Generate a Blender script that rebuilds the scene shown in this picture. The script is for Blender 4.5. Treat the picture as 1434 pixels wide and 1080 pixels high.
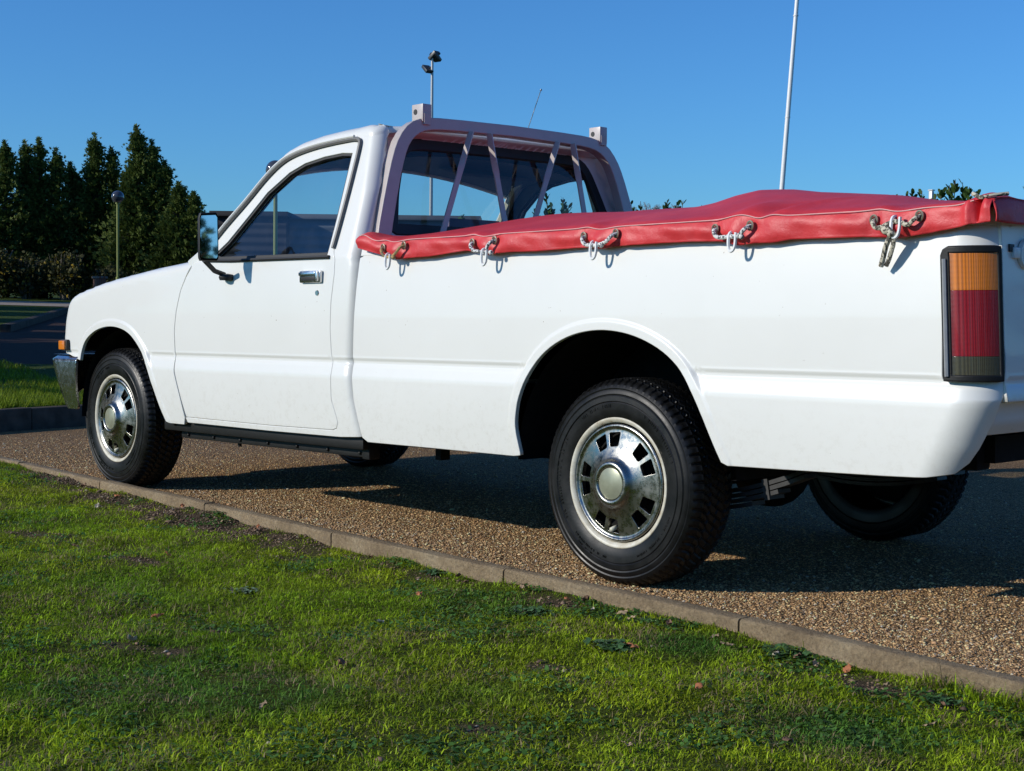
import bpy, bmesh, math, random
import numpy as np
from mathutils import Vector, Matrix
from mathutils.geometry import delaunay_2d_cdt
random.seed(7); rng = np.random.default_rng(11)
for o in list(bpy.data.objects): bpy.data.objects.remove(o)
scene = bpy.context.scene
COL = scene.collection
PI = math.pi

# ------------------------------------------------------------------ camera
CAM = Vector((5.9636, -3.9656, 0.8247)); YAW, PITCH, ROLL, FPX = 0.8156, -0.0544, 0.0115, 2087.2
fw = Vector((-math.sin(YAW)*math.cos(PITCH), math.cos(YAW)*math.cos(PITCH), math.sin(PITCH)))
rt = fw.cross(Vector((0, 0, 1))).normalized(); up = rt.cross(fw)
c_, s_ = math.cos(ROLL), math.sin(ROLL)
r2 = c_*rt + s_*up; u2 = -s_*rt + c_*up
cd = bpy.data.cameras.new('camera'); cam = bpy.data.objects.new('camera', cd); COL.objects.link(cam)
cam.matrix_world = Matrix(((r2.x, u2.x, -fw.x, CAM.x), (r2.y, u2.y, -fw.y, CAM.y), (r2.z, u2.z, -fw.z, CAM.z), (0, 0, 0, 1)))
cd.sensor_width = 36; cd.lens = FPX/1434*36; cd.clip_start = 0.05; cd.clip_end = 3000
scene.camera = cam

# ------------------------------------------------------------------ light
SUN_EL = math.radians(23.6); SUN_H = Vector((-0.43, -0.90, 0)).normalized()
to_sun = Vector((SUN_H.x*math.cos(SUN_EL), SUN_H.y*math.cos(SUN_EL), math.sin(SUN_EL)))
w = bpy.data.worlds.new('World'); scene.world = w; w.use_nodes = True
nt = w.node_tree; bg = nt.nodes['Background']
sky = nt.nodes.new('ShaderNodeTexSky'); sky.sky_type = 'NISHITA'; sky.sun_disc = False
sky.sun_elevation = SUN_EL; sky.sun_rotation = math.atan2(SUN_H.x, SUN_H.y)
sky.altitude = 0; sky.air_density = 1.0; sky.dust_density = 0.3; sky.ozone_density = 2.5
hs = nt.nodes.new('ShaderNodeMix'); hs.data_type = 'RGBA'; hs.blend_type = 'MULTIPLY'; hs.inputs[0].default_value = 1
hs.inputs[7].default_value = (.44, 1.0, 1.66, 1)   # clear deep blue autumn air
nt.links.new(sky.outputs[0], hs.inputs[6]); nt.links.new(hs.outputs[2], bg.inputs[0]); bg.inputs[1].default_value = 0.083
sd = bpy.data.lights.new('sun', 'SUN'); so = bpy.data.objects.new('sun', sd); COL.objects.link(so)
sd.energy = 3.8; sd.angle = math.radians(0.53); sd.color = (1.0, 0.945, 0.85)
so.rotation_euler = to_sun.to_track_quat('Z', 'Y').to_euler()
scene.view_settings.view_transform = 'Standard'; scene.view_settings.look = 'None'
scene.view_settings.exposure = 0.0; scene.view_settings.gamma = 1.0
scene.render.engine = 'CYCLES'; scene.render.resolution_x = 1024; scene.render.resolution_y = 771
scene.cycles.max_bounces = 8; scene.cycles.transparent_max_bounces = 16

# ------------------------------------------------------------------ materials
def newmat(name):
    m = bpy.data.materials.new(name); m.use_nodes = True
    n = m.node_tree; return m, n, n.nodes['Principled BSDF']
def N(n, t, **kw):
    x = n.nodes.new(t)
    for k, v in kw.items():
        if k in x.inputs.keys(): x.inputs[k].default_value = v
        else: setattr(x, k, v)
    return x
def ramp(n, stops, fac=None):
    r = n.nodes.new('ShaderNodeValToRGB'); e = r.color_ramp.elements
    e[0].position, e[0].color = stops[0][0], (*stops[0][1], 1)
    e[1].position, e[1].color = stops[-1][0], (*stops[-1][1], 1)
    for p_, c in stops[1:-1]:
        q = e.new(p_); q.color = (*c, 1)
    if fac is not None: n.links.new(fac, r.inputs[0])
    return r
def coords(n, kind='Object'):
    return n.nodes.new('ShaderNodeTexCoord').outputs[kind]
def noise(n, vec, scale, detail=4, rough=.55):
    x = N(n, 'ShaderNodeTexNoise', Scale=scale, Detail=detail, Roughness=rough); n.links.new(vec, x.inputs['Vector']); return x
def bump(n, b, h, strength=.3, dist=.01, nrm=None):
    x = N(n, 'ShaderNodeBump', Strength=strength, Distance=dist); n.links.new(h, x.inputs['Height'])
    if nrm is not None: n.links.new(nrm, x.inputs['Normal'])
    n.links.new(x.outputs[0], b.inputs['Normal']); return x.outputs[0]
def mixc(n, fac, a, b, mode='MIX'):
    x = n.nodes.new('ShaderNodeMix'); x.data_type = 'RGBA'; x.blend_type = mode
    for i, v in ((0, fac), (6, a), (7, b)):
        if hasattr(v, 'links'): n.links.new(v, x.inputs[i])
        elif i == 0: x.inputs[0].default_value = v
        else: x.inputs[i].default_value = (*v, 1)
    return x.outputs[2]
def simple(name, col, rough=.5, metal=0., var=.15, nscale=30, coat=0., bmp=0., bscale=200, spec=.5):
    m, n, b = newmat(name); co = coords(n)
    nz = noise(n, co, nscale, 5)
    r = ramp(n, [(.25, tuple(c*(1-var) for c in col)), (.75, tuple(min(1, c*(1+var)) for c in col))], nz.outputs[0])
    n.links.new(r.outputs[0], b.inputs['Base Color'])
    b.inputs['Roughness'].default_value = rough; b.inputs['Metallic'].default_value = metal
    b.inputs['Coat Weight'].default_value = coat; b.inputs['Coat Roughness'].default_value = .04
    b.inputs['Specular IOR Level'].default_value = spec
    if bmp:
        z = noise(n, co, bscale, 3); bump(n, b, z.outputs[0], bmp, .002)
    return m
# vehicle
def paint():
    m, n, b = newmat('white_paint'); co = coords(n)
    nz = noise(n, co, 3.0, 3); nz2 = noise(n, co, 900, 2)
    r = ramp(n, [(.3, (.745, .740, .695)), (.7, (.77, .765, .72))], nz.outputs[0])
    sx = N(n, 'ShaderNodeSeparateXYZ'); n.links.new(co, sx.inputs[0]); mr = N(n, 'ShaderNodeMapRange'); n.links.new(sx.outputs['Z'], mr.inputs[0]); mr.inputs[1].default_value = .62; mr.inputs[2].default_value = .34
    sp1 = noise(n, co, 38, 8, .8); g1 = N(n, 'ShaderNodeMath', operation='MULTIPLY'); sr = ramp(n, [(.50, (0, 0, 0)), (.72, (1, 1, 1))], sp1.outputs[0]); n.links.new(sr.outputs[0], g1.inputs[0]); n.links.new(mr.outputs[0], g1.inputs[1])
    g2 = N(n, 'ShaderNodeMath', operation='MULTIPLY'); n.links.new(g1.outputs[0], g2.inputs[0]); g2.inputs[1].default_value = .35
    cd1 = mixc(n, g2.outputs[0], r.outputs[0], (.42, .37, .28))
    ch = noise(n, co, 95, 2, .5); cr = ramp(n, [(.775, (0, 0, 0)), (.79, (.8, .8, .8))], ch.outputs[0]); cd2 = mixc(n, cr.outputs[0], cd1, (.22, .13, .07))
    n.links.new(cd2, b.inputs['Base Color'])
    b.inputs['Roughness'].default_value = .38; b.inputs['Coat Weight'].default_value = .4; b.inputs['Coat Roughness'].default_value = .05
    big = noise(n, co, 5.0, 2)
    b1 = N(n, 'ShaderNodeBump', Strength=.12, Distance=.01); n.links.new(big.outputs[0], b1.inputs['Height'])
    bump(n, b, nz2.outputs[0], .02, .001, b1.outputs[0])
    return m
PAINT = paint()
RACKP = simple('rack_paint_shaded', (.50, .44, .41), .35, var=.05, coat=.3)  # white paint, darkened and browned to carry the shade behind the cab
UNDER = simple('underbody_black', (.008, .008, .008), .85, spec=.2, var=.4, bmp=.4, bscale=60)
SILLB = simple('sill_black', (.010, .010, .010), .5, spec=.3, var=.3, bmp=.2)
RUBBER = simple('black_rubber', (.015, .015, .016), .55, var=.2)
def tyre_mat():
    m, n, b = newmat('tyre_rubber'); co = coords(n); b.inputs['Specular IOR Level'].default_value = .3
    nz = noise(n, co, 9, 6, .65); nz2 = noise(n, co, 120, 4)
    r = ramp(n, [(.35, (.004, .004, .004)), (.62, (.008, .008, .008)), (.8, (.022, .020, .017))], nz.outputs[0])
    n.links.new(r.outputs[0], b.inputs['Base Color'])
    rr_ = ramp(n, [(.3, (.30,)*3), (.7, (.55,)*3)], nz.outputs[0]); n.links.new(rr_.outputs[0], b.inputs['Roughness'])
    bump(n, b, nz2.outputs[0], .25, .001)
    return m
TYRE = tyre_mat()
def chrome_mat(name, base, dirty=.35):
    m, n, b = newmat(name); co = coords(n)
    nz = noise(n, co, 45, 8, .75); nz2 = noise(n, co, 700, 2)
    r = ramp(n, [(.55, base), (.8, tuple(c*.75 for c in base))], nz.outputs[0]); n.links.new(r.outputs[0], b.inputs['Base Color'])
    rr_ = ramp(n, [(.3, (.12,)*3), (.75, (dirty,)*3)], nz.outputs[0]); n.links.new(rr_.outputs[0], b.inputs['Roughness'])
    b.inputs['Metallic'].default_value = 1; bump(n, b, nz2.outputs[0], .04, .0005)
    return m
TRIMC = chrome_mat('worn_wheel_trim', (.33, .32, .29), .5); CHROME = chrome_mat('chrome', (.60, .60, .60)); STEEL = chrome_mat('dull_steel', (.40, .40, .40), .6)
def rim_mat():
    m, n, b = newmat('cream_rim'); co = coords(n)
    nz = noise(n, co, 16, 6, .7)
    r = ramp(n, [(.30, (.20, .10, .05)), (.40, (.50, .45, .34)), (.6, (.66, .63, .53))], nz.outputs[0]); n.links.new(r.outputs[0], b.inputs['Base Color'])
    b.inputs['Roughness'].default_value = .45; return m
RIM = rim_mat()
def thin_glass(name, tint, refl=1.0):
    m = bpy.data.materials.new(name); m.use_nodes = True; n = m.node_tree; n.nodes.clear()
    out = n.nodes.new('ShaderNodeOutputMaterial'); t = N(n, 'ShaderNodeBsdfTransparent'); t.inputs[0].default_value = (*tint, 1)
    g = N(n, 'ShaderNodeBsdfGlossy'); g.inputs[0].default_value = (1, 1, 1, 1); g.inputs['Roughness'].default_value = .015
    f = N(n, 'ShaderNodeFresnel', IOR=1.5); ge = N(n, 'ShaderNodeNewGeometry'); mi = N(n, 'ShaderNodeMapRange'); n.links.new(ge.outputs['Backfacing'], mi.inputs[0]); mi.inputs[3].default_value = 1.5; mi.inputs[4].default_value = 1/1.5; n.links.new(mi.outputs[0], f.inputs['IOR']); mx = n.nodes.new('ShaderNodeMixShader')
    ml = N(n, 'ShaderNodeMath', operation='MULTIPLY'); n.links.new(f.outputs[0], ml.inputs[0]); ml.inputs[1].default_value = refl
    co = coords(n); nz = noise(n, co, 7, 6, .6)
    dr = ramp(n, [(.5, (0, 0, 0)), (.9, (.035, .035, .035))], nz.outputs[0])
    df = N(n, 'ShaderNodeBsdfDiffuse'); df.inputs[0].default_value = (.5, .5, .48, 1)
    mx2 = n.nodes.new('ShaderNodeMixShader'); n.links.new(dr.outputs[0], mx2.inputs[0])
    n.links.new(t.outputs[0], mx2.inputs[1]); n.links.new(df.outputs[0], mx2.inputs[2])
    n.links.new(ml.outputs[0], mx.inputs[0]); n.links.new(mx2.outputs[0], mx.inputs[1]); n.links.new(g.outputs[0], mx.inputs[2])
    n.links.new(mx.outputs[0], out.inputs[0]); return m
GLASS = thin_glass('window_glass', (.92, .96, .96), 1.0)
MIRR = simple('mirror_silver', (.85, .86, .87), .02, 1, var=.02)
CREAM = simple('cream_trim', (.62, .60, .47), .5, var=.06)
HEADL = simple('headliner', (.10, .11, .13), .8, var=.1)
DASH = simple('dark_trim', (.035, .037, .042), .6, var=.2, bmp=.3)
SEAT = simple('seat_vinyl', (.05, .06, .09), .5, var=.2)
def vinyl():
    m, n, b = newmat('red_vinyl'); co = coords(n)
    nz = noise(n, co, 5, 6, .6); nz2 = noise(n, co, 1.7, 2)
    r = ramp(n, [(.3, (.52, .026, .034)), (.55, (.62, .036, .042)), (.8, (.72, .070, .074))], nz.outputs[0])
    n.links.new(r.outputs[0], b.inputs['Base Color']); b.inputs['Roughness'].default_value = .50
    b.inputs['Specular IOR Level'].default_value = .55
    wv = noise(n, co, 20, 6, .65); bb = N(n, 'ShaderNodeBump', Strength=.35, Distance=.01); n.links.new(wv.outputs[0], bb.inputs['Height'])
    fine = noise(n, co, 500, 2); bump(n, b, fine.outputs[0], .12, .001, bb.outputs[0]); return m
VINYL = vinyl(); THREAD = simple('pale_thread', (.75, .45, .42), .8)
def rope_mat(name, a, b_):
    m, n, b = newmat(name); co = coords(n)
    v = N(n, 'ShaderNodeTexVoronoi', Scale=190); n.links.new(co, v.inputs['Vector'])
    r = ramp(n, [(.0, a), (.45, a), (.55, b_), (1, b_)], v.outputs['Color']); r.color_ramp.interpolation = 'CONSTANT'
    n.links.new(r.outputs[0], b.inputs['Base Color']); b.inputs['Roughness'].default_value = .85; return m
ROPE = rope_mat('white_braid', (.75, .74, .70), (.12, .13, .14)); ROPE2 = rope_mat('tan_braid', (.55, .50, .38), (.10, .09, .07)); ROPE3 = rope_mat('brown_braid', (.45, .30, .12), (.25, .2, .12))
HOOKM = simple('white_steel', (.80, .80, .78), .3, var=.05)
def lens(name, col, scale=330, rough=.14, emis=0):
    m, n, b = newmat(name); co = coords(n)
    w1 = N(n, 'ShaderNodeTexWave', wave_type='BANDS', bands_direction='Z', Scale=scale/3); n.links.new(co, w1.inputs['Vector'])
    w2 = N(n, 'ShaderNodeTexWave', wave_type='BANDS', bands_direction='Y', Scale=scale/3); n.links.new(co, w2.inputs['Vector'])
    ad = N(n, 'ShaderNodeMath', operation='ADD'); n.links.new(w1.outputs['Fac'], ad.inputs[0]); n.links.new(w2.outputs['Fac'], ad.inputs[1])
    r = ramp(n, [(.0, tuple(c*.22 for c in col)), (1., col)], None)
    hf = N(n, 'ShaderNodeMath', operation='MULTIPLY'); n.links.new(ad.outputs[0], hf.inputs[0]); hf.inputs[1].default_value = .5
    n.links.new(hf.outputs[0], r.inputs[0]); n.links.new(r.outputs[0], b.inputs['Base Color'])
    b.inputs['Roughness'].default_value = rough; b.inputs['Coat Weight'].default_value = .5; b.inputs['Subsurface Weight'].default_value = .0
    bump(n, b, ad.outputs[0], .2, .001); return m
AMBER = lens('amber_lens', (.92, .27, .025)); RED = lens('red_lens', (.38, .014, .018)); CLEAR = lens('clear_lens', (.10, .088, .045)); BOSS = simple('boss_disc', (.30, .31, .22), .35, .3, var=.2)

# ------------------------------------------------------------------ mesh helpers
def tag(o, label=None, cat=None, group=None, kind=None):
    if label: o['label'] = label
    if cat: o['category'] = cat
    if group: o['group'] = group
    if kind: o['kind'] = kind
    return o
def empty(name, loc, label, cat, group=None):
    o = bpy.data.objects.new(name, None); COL.objects.link(o); o.location = loc; o.empty_display_size = .2
    return tag(o, label, cat, group)
def mk(name, V, F, mat, parent=None, smooth=True, normals=None, angle=None, world=True):
    """V: Nx3 world coordinates; F list of index tuples or an int array"""
    me = bpy.data.meshes.new(name)
    V = np.asarray(V, dtype=float).reshape(-1, 3)
    off = Vector((0, 0, 0))
    if parent is not None:
        off = Vector((0, 0, 0)); p = parent
        while p is not None: off = off + p.location; p = p.parent
    V = V - np.array(off)
    if isinstance(F, np.ndarray):
        k = F.shape[1]; nf = F.shape[0]
        me.vertices.add(len(V)); me.vertices.foreach_set('co', V.astype(np.float32).ravel())
        me.loops.add(nf*k); me.loops.foreach_set('vertex_index', F.astype(np.int32).ravel())
        me.polygons.add(nf); me.polygons.foreach_set('loop_start', np.arange(0, nf*k, k, dtype=np.int32))
        me.update(calc_edges=True)
    else:
        me.from_pydata(V.tolist(), [], [tuple(int(i) for i in f) for f in F])
    if smooth: me.polygons.foreach_set('use_smooth', [True]*len(me.polygons))
    if angle is not None: me.set_sharp_from_angle(angle=math.radians(angle))
    if normals is not None: me.normals_split_custom_set_from_vertices([tuple(x) for x in normals])
    me.validate() if normals is None else None
    mats = mat if isinstance(mat, (list, tuple)) else [mat]
    for m in mats: me.materials.append(m)
    o = bpy.data.objects.new(name, me); COL.objects.link(o)
    if parent is not None: o.parent = parent
    return o
class MB:
    """collects pieces into one mesh"""
    def __init__(s): s.V = []; s.F = []; s.n = 0; s.M = []
    def add(s, V, F, m=0):
        V = np.asarray(V, float).reshape(-1, 3); s.V.append(V)
        s.F += [tuple(int(i)+s.n for i in f) for f in F]; s.M += [m]*len(F); s.n += len(V); return s
    def verts(s): return np.concatenate(s.V)
    def box(s, c, d, R=None, bev=0.0, m=0):
        if bev > 0:
            bm = bmesh.new(); bmesh.ops.create_cube(bm, size=1)
            for v in bm.verts: v.co = Vector((v.co.x*d[0], v.co.y*d[1], v.co.z*d[2]))
            bmesh.ops.bevel(bm, geom=list(bm.edges), offset=bev, segments=2, affect='EDGES', profile=.6)
            V = np.array([v.co[:] for v in bm.verts]); bm.verts.index_update(); F = [[v.index for v in f.verts] for f in bm.faces]; bm.free()
        else:
            V = np.array([[x, y, z] for x in (-.5, .5) for y in (-.5, .5) for z in (-.5, .5)])*np.array(d)
            F = [(0, 1, 3, 2), (4, 6, 7, 5), (0, 4, 5, 1), (2, 3, 7, 6), (0, 2, 6, 4), (1, 5, 7, 3)]
        if R is not None: V = V @ np.array(R).T
        return s.add(V+np.array(c), F, m)
    def tube(s, P, r, k=8, closed=False, caps=True, m=0, prof=None, up=(0, 0, 1)):
        P = np.asarray(P, float); n = len(P); r = np.broadcast_to(np.asarray(r, float), (n,))
        T = np.gradient(P, axis=0) if not closed else (np.roll(P, -1, 0)-np.roll(P, 1, 0))
        T /= np.linalg.norm(T, axis=1)[:, None]+1e-12
        u = np.array(up, float)
        if abs(T[0] @ u) > .95: u = np.array((1., 0, 0))
        fr = []; a = np.cross(T[0], u); a /= np.linalg.norm(a)
        for i in range(n):
            a = a-(a @ T[i])*T[i]; a /= np.linalg.norm(a); fr.append((a, np.cross(a, T[i])))
        if prof is None:
            th = np.arange(k)*2*PI/k; prof = np.stack([np.cos(th), np.sin(th)], 1)
        k = len(prof)
        V = np.array([P[i]+r[i]*(q[0]*fr[i][0]+q[1]*fr[i][1]) for i in range(n) for q in prof])
        F = []
        for i in range(n if closed else n-1):
            j = (i+1) % n
            for t in range(k): F.append((i*k+t, i*k+(t+1) % k, j*k+(t+1) % k, j*k+t))
        if caps and not closed: F.append(tuple(range(k))[::-1]); F.append(tuple((n-1)*k+t for t in range(k)))
        return s.add(V, F, m)
    def lathe(s, prof, c, axis='y', n=48, m=0, a0=0, a1=2*PI, sgn=1):
        """prof: list of (r, h) ; axis direction; h along axis"""
        full = abs(a1-a0-2*PI) < 1e-6; cnt = n if full else n+1
        V = []; k = len(prof)
        for i in range(cnt):
            t = a0+(a1-a0)*i/n
            for r, h in prof:
                if axis == 'y': V.append((r*math.cos(t), h, r*math.sin(t)))
                elif axis == 'z': V.append((r*math.cos(t), r*math.sin(t), h))
                else: V.append((h, r*math.cos(t), r*math.sin(t)))
        F = []
        for i in range(n):
            j = (i+1) % cnt
            for q in range(k-1): F.append((i*k+q, i*k+q+1, j*k+q+1, j*k+q))
        return s.add(np.array(V)+np.array(c), F, m)
    def ball(s, c, r, n=10, m=0, sc=(1, 1, 1)):
        pr = [(max(1e-5, math.sin(PI*i/n)), -math.cos(PI*i/n)) for i in range(n+1)]
        t = MB(); t.lathe(pr, (0, 0, 0), 'z', n*2); return s.add(t.verts()*r*np.array(sc)+np.array(c), t.F, m)
    def grid(s, G, m=0, flip=False):
        G = np.asarray(G, float); a, b = G.shape[:2]
        F = [(i*b+j, i*b+j+1, (i+1)*b+j+1, (i+1)*b+j) for i in range(a-1) for j in range(b-1)]
        if flip: F = [f[::-1] for f in F]
        return s.add(G.reshape(-1, 3), F, m)
    def build(s, name, mat, parent=None, smooth=True, angle=35, f=None):
        V = s.verts()
        if f is not None: V = f(V)
        o = mk(name, V, s.F, mat, parent, smooth, angle=angle)
        if isinstance(mat, (list, tuple)): o.data.polygons.foreach_set('material_index', s.M)
        return o
def arc(pts, closed=False, it=2):
    """Chaikin smoothing"""
    P = [np.array(p_, float) for p_ in pts]
    for _ in range(it):
        Q = []; n = len(P)
        if not closed: Q.append(P[0])
        for i in range(n if closed else n-1):
            a, b = P[i], P[(i+1) % n]; Q += [a*.75+b*.25, a*.25+b*.75]
        if not closed: Q.append(P[-1])
        P = Q
    return np.array(P)
def resample(P, d, closed=False):
    P = np.asarray(P, float)
    if closed: P = np.vstack([P, P[:1]])
    L = np.r_[0, np.cumsum(np.linalg.norm(np.diff(P, axis=0), axis=1))]
    out = []
    for i in range(len(P)-1):
        k = max(1, int(math.ceil((L[i+1]-L[i])/d)))
        for j in range(k): out.append(P[i]+(P[i+1]-P[i])*j/k)
    if not closed: out.append(P[-1])
    return np.array(out)
def area(P): x, y = P[:, 0], P[:, 1]; return .5*np.sum(x*np.roll(y, -1)-np.roll(x, -1)*y)
def offset(P, d):
    """offset a closed polygon outwards by d"""
    P = np.asarray(P, float); sg = 1 if area(P) > 0 else -1
    a = P-np.roll(P, 1, 0); b = np.roll(P, -1, 0)-P
    a /= np.linalg.norm(a, axis=1)[:, None]+1e-12; b /= np.linalg.norm(b, axis=1)[:, None]+1e-12
    t = a+b; t /= np.linalg.norm(t, axis=1)[:, None]+1e-12
    nrm = np.stack([t[:, 1], -t[:, 0]], 1)*sg
    cosh = np.clip(np.einsum('ij,ij->i', t, a), .5, 1)
    return P+nrm*(d/cosh)[:, None]
def inpoly(Q, P):
    ins = np.zeros(len(Q), bool); n = len(P); j = n-1
    for i in range(n):
        c = ((P[i, 1] > Q[:, 1]) != (P[j, 1] > Q[:, 1]))
        with np.errstate(divide='ignore', invalid='ignore'):
            xx = (P[j, 0]-P[i, 0])*(Q[:, 1]-P[i, 1])/(P[j, 1]-P[i, 1]+1e-30)+P[i, 0]
        ins ^= c & (Q[:, 0] < xx); j = i
    return ins
def pdist(Q, P, closed=True):
    d = np.full(len(Q), 1e9); n = len(P)
    for i in range(n if closed else n-1):
        a = P[i]; b = P[(i+1) % n]; ab = b-a; t = np.clip(((Q-a) @ ab)/(ab @ ab+1e-20), 0, 1)
        d = np.minimum(d, np.linalg.norm(Q-(a+t[:, None]*ab), axis=1))
    return d
def nrm_of(Pf, U, sgn):
    e = 1e-3; du = Pf(U[:, 0]+e, U[:, 1])-Pf(U[:, 0]-e, U[:, 1]); dv = Pf(U[:, 0], U[:, 1]+e)-Pf(U[:, 0], U[:, 1]-e)
    n = np.cross(du, dv)*sgn; return n/(np.linalg.norm(n, axis=1)[:, None]+1e-15)
def panel(Pf, outline, holes=(), h=.012, rows=None, thick=.02, bev=.0025, sgn=1, noflange=None, step=None, pts_in=None, curve=None):
    """sheet over a 2-D outline with holes, mapped by Pf, with a rounded turned-in edge. returns V, F, normals"""
    step = step or h
    loops = [resample(outline, step, True)]+[resample(q, step, True) for q in holes]
    if area(loops[0]) < 0: loops[0] = loops[0][::-1]
    for i in range(1, len(loops)):
        if area(loops[i]) > 0: loops[i] = loops[i][::-1]
    mn, mx = loops[0].min(0), loops[0].max(0)
    ys = rows if rows is not None else np.arange(mn[1]+h, mx[1], h)
    gx = np.arange(mn[0]+h/2, mx[0], h)
    Q = np.array([(x, y) for k, y in enumerate(ys) for x in gx]) if pts_in is None else pts_in
    Q = Q[inpoly(Q, loops[0])]
    for q in loops[1:]: Q = Q[~inpoly(Q, q)]
    if curve is not None:
        Q = Q[pdist(Q, curve, False) > .056]; cc = resample(curve, .010); t = np.gradient(cc, axis=0); t /= np.linalg.norm(t, axis=1)[:, None]; n2 = np.stack([-t[:, 1], t[:, 0]], 1)
        ex = np.vstack([cc+n2*o_ for o_ in (.009, .016, .020, .023, .026, .029, .032, .035, .039, .046, .054)])
        ex = ex[inpoly(ex, loops[0])]; Q = np.vstack([Q, ex])
    for q in loops: Q = Q[pdist(Q, q) > .3*h]
    pts = [Vector(v) for q in loops for v in q.tolist()]; ed = []; s0 = 0
    for q in loops:
        ed += [(s0+i, s0+(i+1) % len(q)) for i in range(len(q))]; s0 += len(q)
    nb = s0; pts += [Vector(v) for v in Q.tolist()]
    vo, eo, fo, ov, oe, of = delaunay_2d_cdt(pts, ed, [], 0, 1e-6)
    U = np.array([v[:] for v in vo]); F = np.array([f for f in fo if len(f) == 3])
    cen = U[F].mean(1); ok = inpoly(cen, loops[0])
    for q in loops[1:]: ok &= ~inpoly(cen, q)
    F = F[ok]
    # consistent winding
    A = (U[F[:, 1], 0]-U[F[:, 0], 0])*(U[F[:, 2], 1]-U[F[:, 0], 1])-(U[F[:, 2], 0]-U[F[:, 0], 0])*(U[F[:, 1], 1]-U[F[:, 0], 1])
    F = F[np.abs(A) > 1e-12]; A = A[np.abs(A) > 1e-12]
    F[A*sgn < 0] = F[A*sgn < 0][:, ::-1]
    V = Pf(U[:, 0], U[:, 1]); NR = nrm_of(Pf, U, sgn)
    Vs = [V]; Fs = [tuple(f) for f in F]; Ns = [NR]; n0 = len(V)
    for q in loops:
        a = q-np.roll(q, 1, 0); b = np.roll(q, -1, 0)-q; t = a/(np.linalg.norm(a, axis=1)[:, None]+1e-12)+b/(np.linalg.norm(b, axis=1)[:, None]+1e-12)
        t /= np.linalg.norm(t, axis=1)[:, None]+1e-12; o2 = np.stack([t[:, 1], -t[:, 0]], 1)
        P0 = Pf(q[:, 0], q[:, 1]); n_ = nrm_of(Pf, q, sgn)
        E = Pf(q[:, 0]+o2[:, 0]*1e-3, q[:, 1]+o2[:, 1]*1e-3)-P0; E -= n_*np.einsum('ij,ij->i', E, n_)[:, None]; E /= np.linalg.norm(E, axis=1)[:, None]+1e-12
        rings = []
        for ang in (0, 45, 90): 
            c, s = math.cos(math.radians(ang)), math.sin(math.radians(ang))
            rings.append((P0+E*bev*s-n_*bev*(1-c), n_*c+E*s))
        rings.append((P0+E*bev-n_*thick, E))
        m = len(q); skip = np.zeros(m, bool)
        if noflange is not None: skip = noflange(q)
        base = n0
        for P_, n2 in rings: Vs.append(P_); Ns.append(n2); n0 += m
        for r_ in range(3):
            for i in range(m):
                j = (i+1) % m
                if skip[i] and skip[j]: continue
                f = (base+r_*m+i, base+(r_+1)*m+i, base+(r_+1)*m+j, base+r_*m+j)
                Fs.append(f if sgn > 0 else f[::-1])
    return np.concatenate(Vs), Fs, np.concatenate(Ns)

# ------------------------------------------------------------------ truck frame
RAKE = .0155
def rake(V):
    V = np.asarray(V, float).copy(); x = V[..., 0].copy(); z = V[..., 2].copy()
    V[..., 0] = x-RAKE*z; V[..., 2] = z+RAKE*x; return V
truck = empty('pickup_truck', (1.9, 0, 0), 'white single cab pickup truck parked on gravel beside the lawn kerb', 'pickup truck')
def put(name, res, mat, parent=None):
    V, F, Nn = res; Nn = np.asarray(Nn)
    return mk(name, rake(V), F, mat, parent or truck, True, normals=Nn)
def mirror(res):
    V, F, Nn = res; return V*np.array([1, -1, 1]), [f[::-1] for f in F], Nn*np.array([1, -1, 1])
def join(a, b):
    return np.concatenate([a[0], b[0]]), list(a[1])+[tuple(i+len(a[0]) for i in f) for f in b[1]], np.concatenate([a[2], b[2]])
_lo = np.linspace(.20, .530, 12); _up = np.linspace(.606, .965, 14)
_zp = list(_lo)+[.540, .573, .580, .5835, .594, .5975, .603]+list(_up)+[1.0, 1.1, 1.2, 1.3, 1.4, 1.6]
_yp = list(-.8008+.34*(.530-_lo)**2)+[-.8000, -.7925, -.7892, -.7870, -.7870, -.7890, -.7916]+list(-.7930+.17*(_up-.72)**2)+[-.770, -.736, -.702, -.6685, -.635, -.57]
_zd = np.linspace(.2, 1.6, 2801); _yd = np.interp(_zd, _zp, _yp)
_k = np.exp(-.5*(np.arange(-18, 19)/3.2)**2); _k /= _k.sum(); _yd = np.convolve(np.pad(_yd, 18, mode='edge'), _k, 'valid')
def ys(z): return np.interp(z, _zd, _yd)
def xfront(z): return np.interp(z, [.5, .58, .65, .73, .79, .83, .87], [-.478, -.478, -.478, -.462, -.440, -.42, -.39])
def ztop(s): return np.interp(s, [-1.5, -.50, -.44, -.39, -.33, -.234, -.10, .04, .38, .62, .75], [.782, .790, .812, .835, .853, .873, .897, .916, .953, .973, .985])
RF = .12
def flare(s, z, curve, amp=.003, w0=.020, w1=.034):
    Q = np.stack([np.ravel(s), np.ravel(z)], 1); d = pdist(Q, curve, False).reshape(np.shape(s))
    t = np.clip((w1-d)/(w1-w0), 0, 1); t = t*t*(3-2*t); z = np.asarray(z, float)
    lip = np.interp(z, [.30, .38, .48, .545, .60, .8], [-.786, -.795, -.8020, -.8020, -.7975, -.7965])
    return (lip-amp*.35-ys(z))*t
FARCH = arc([(-.225, .555), (-.218, .600), (-.180, .650), (-.101, .688), (-.02, .706), (.05, .711), (.12, .707), (.20, .690), (.267, .655), (.349, .583), (.412, .476), (.470, .37), (.505, .318)], it=2)
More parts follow.
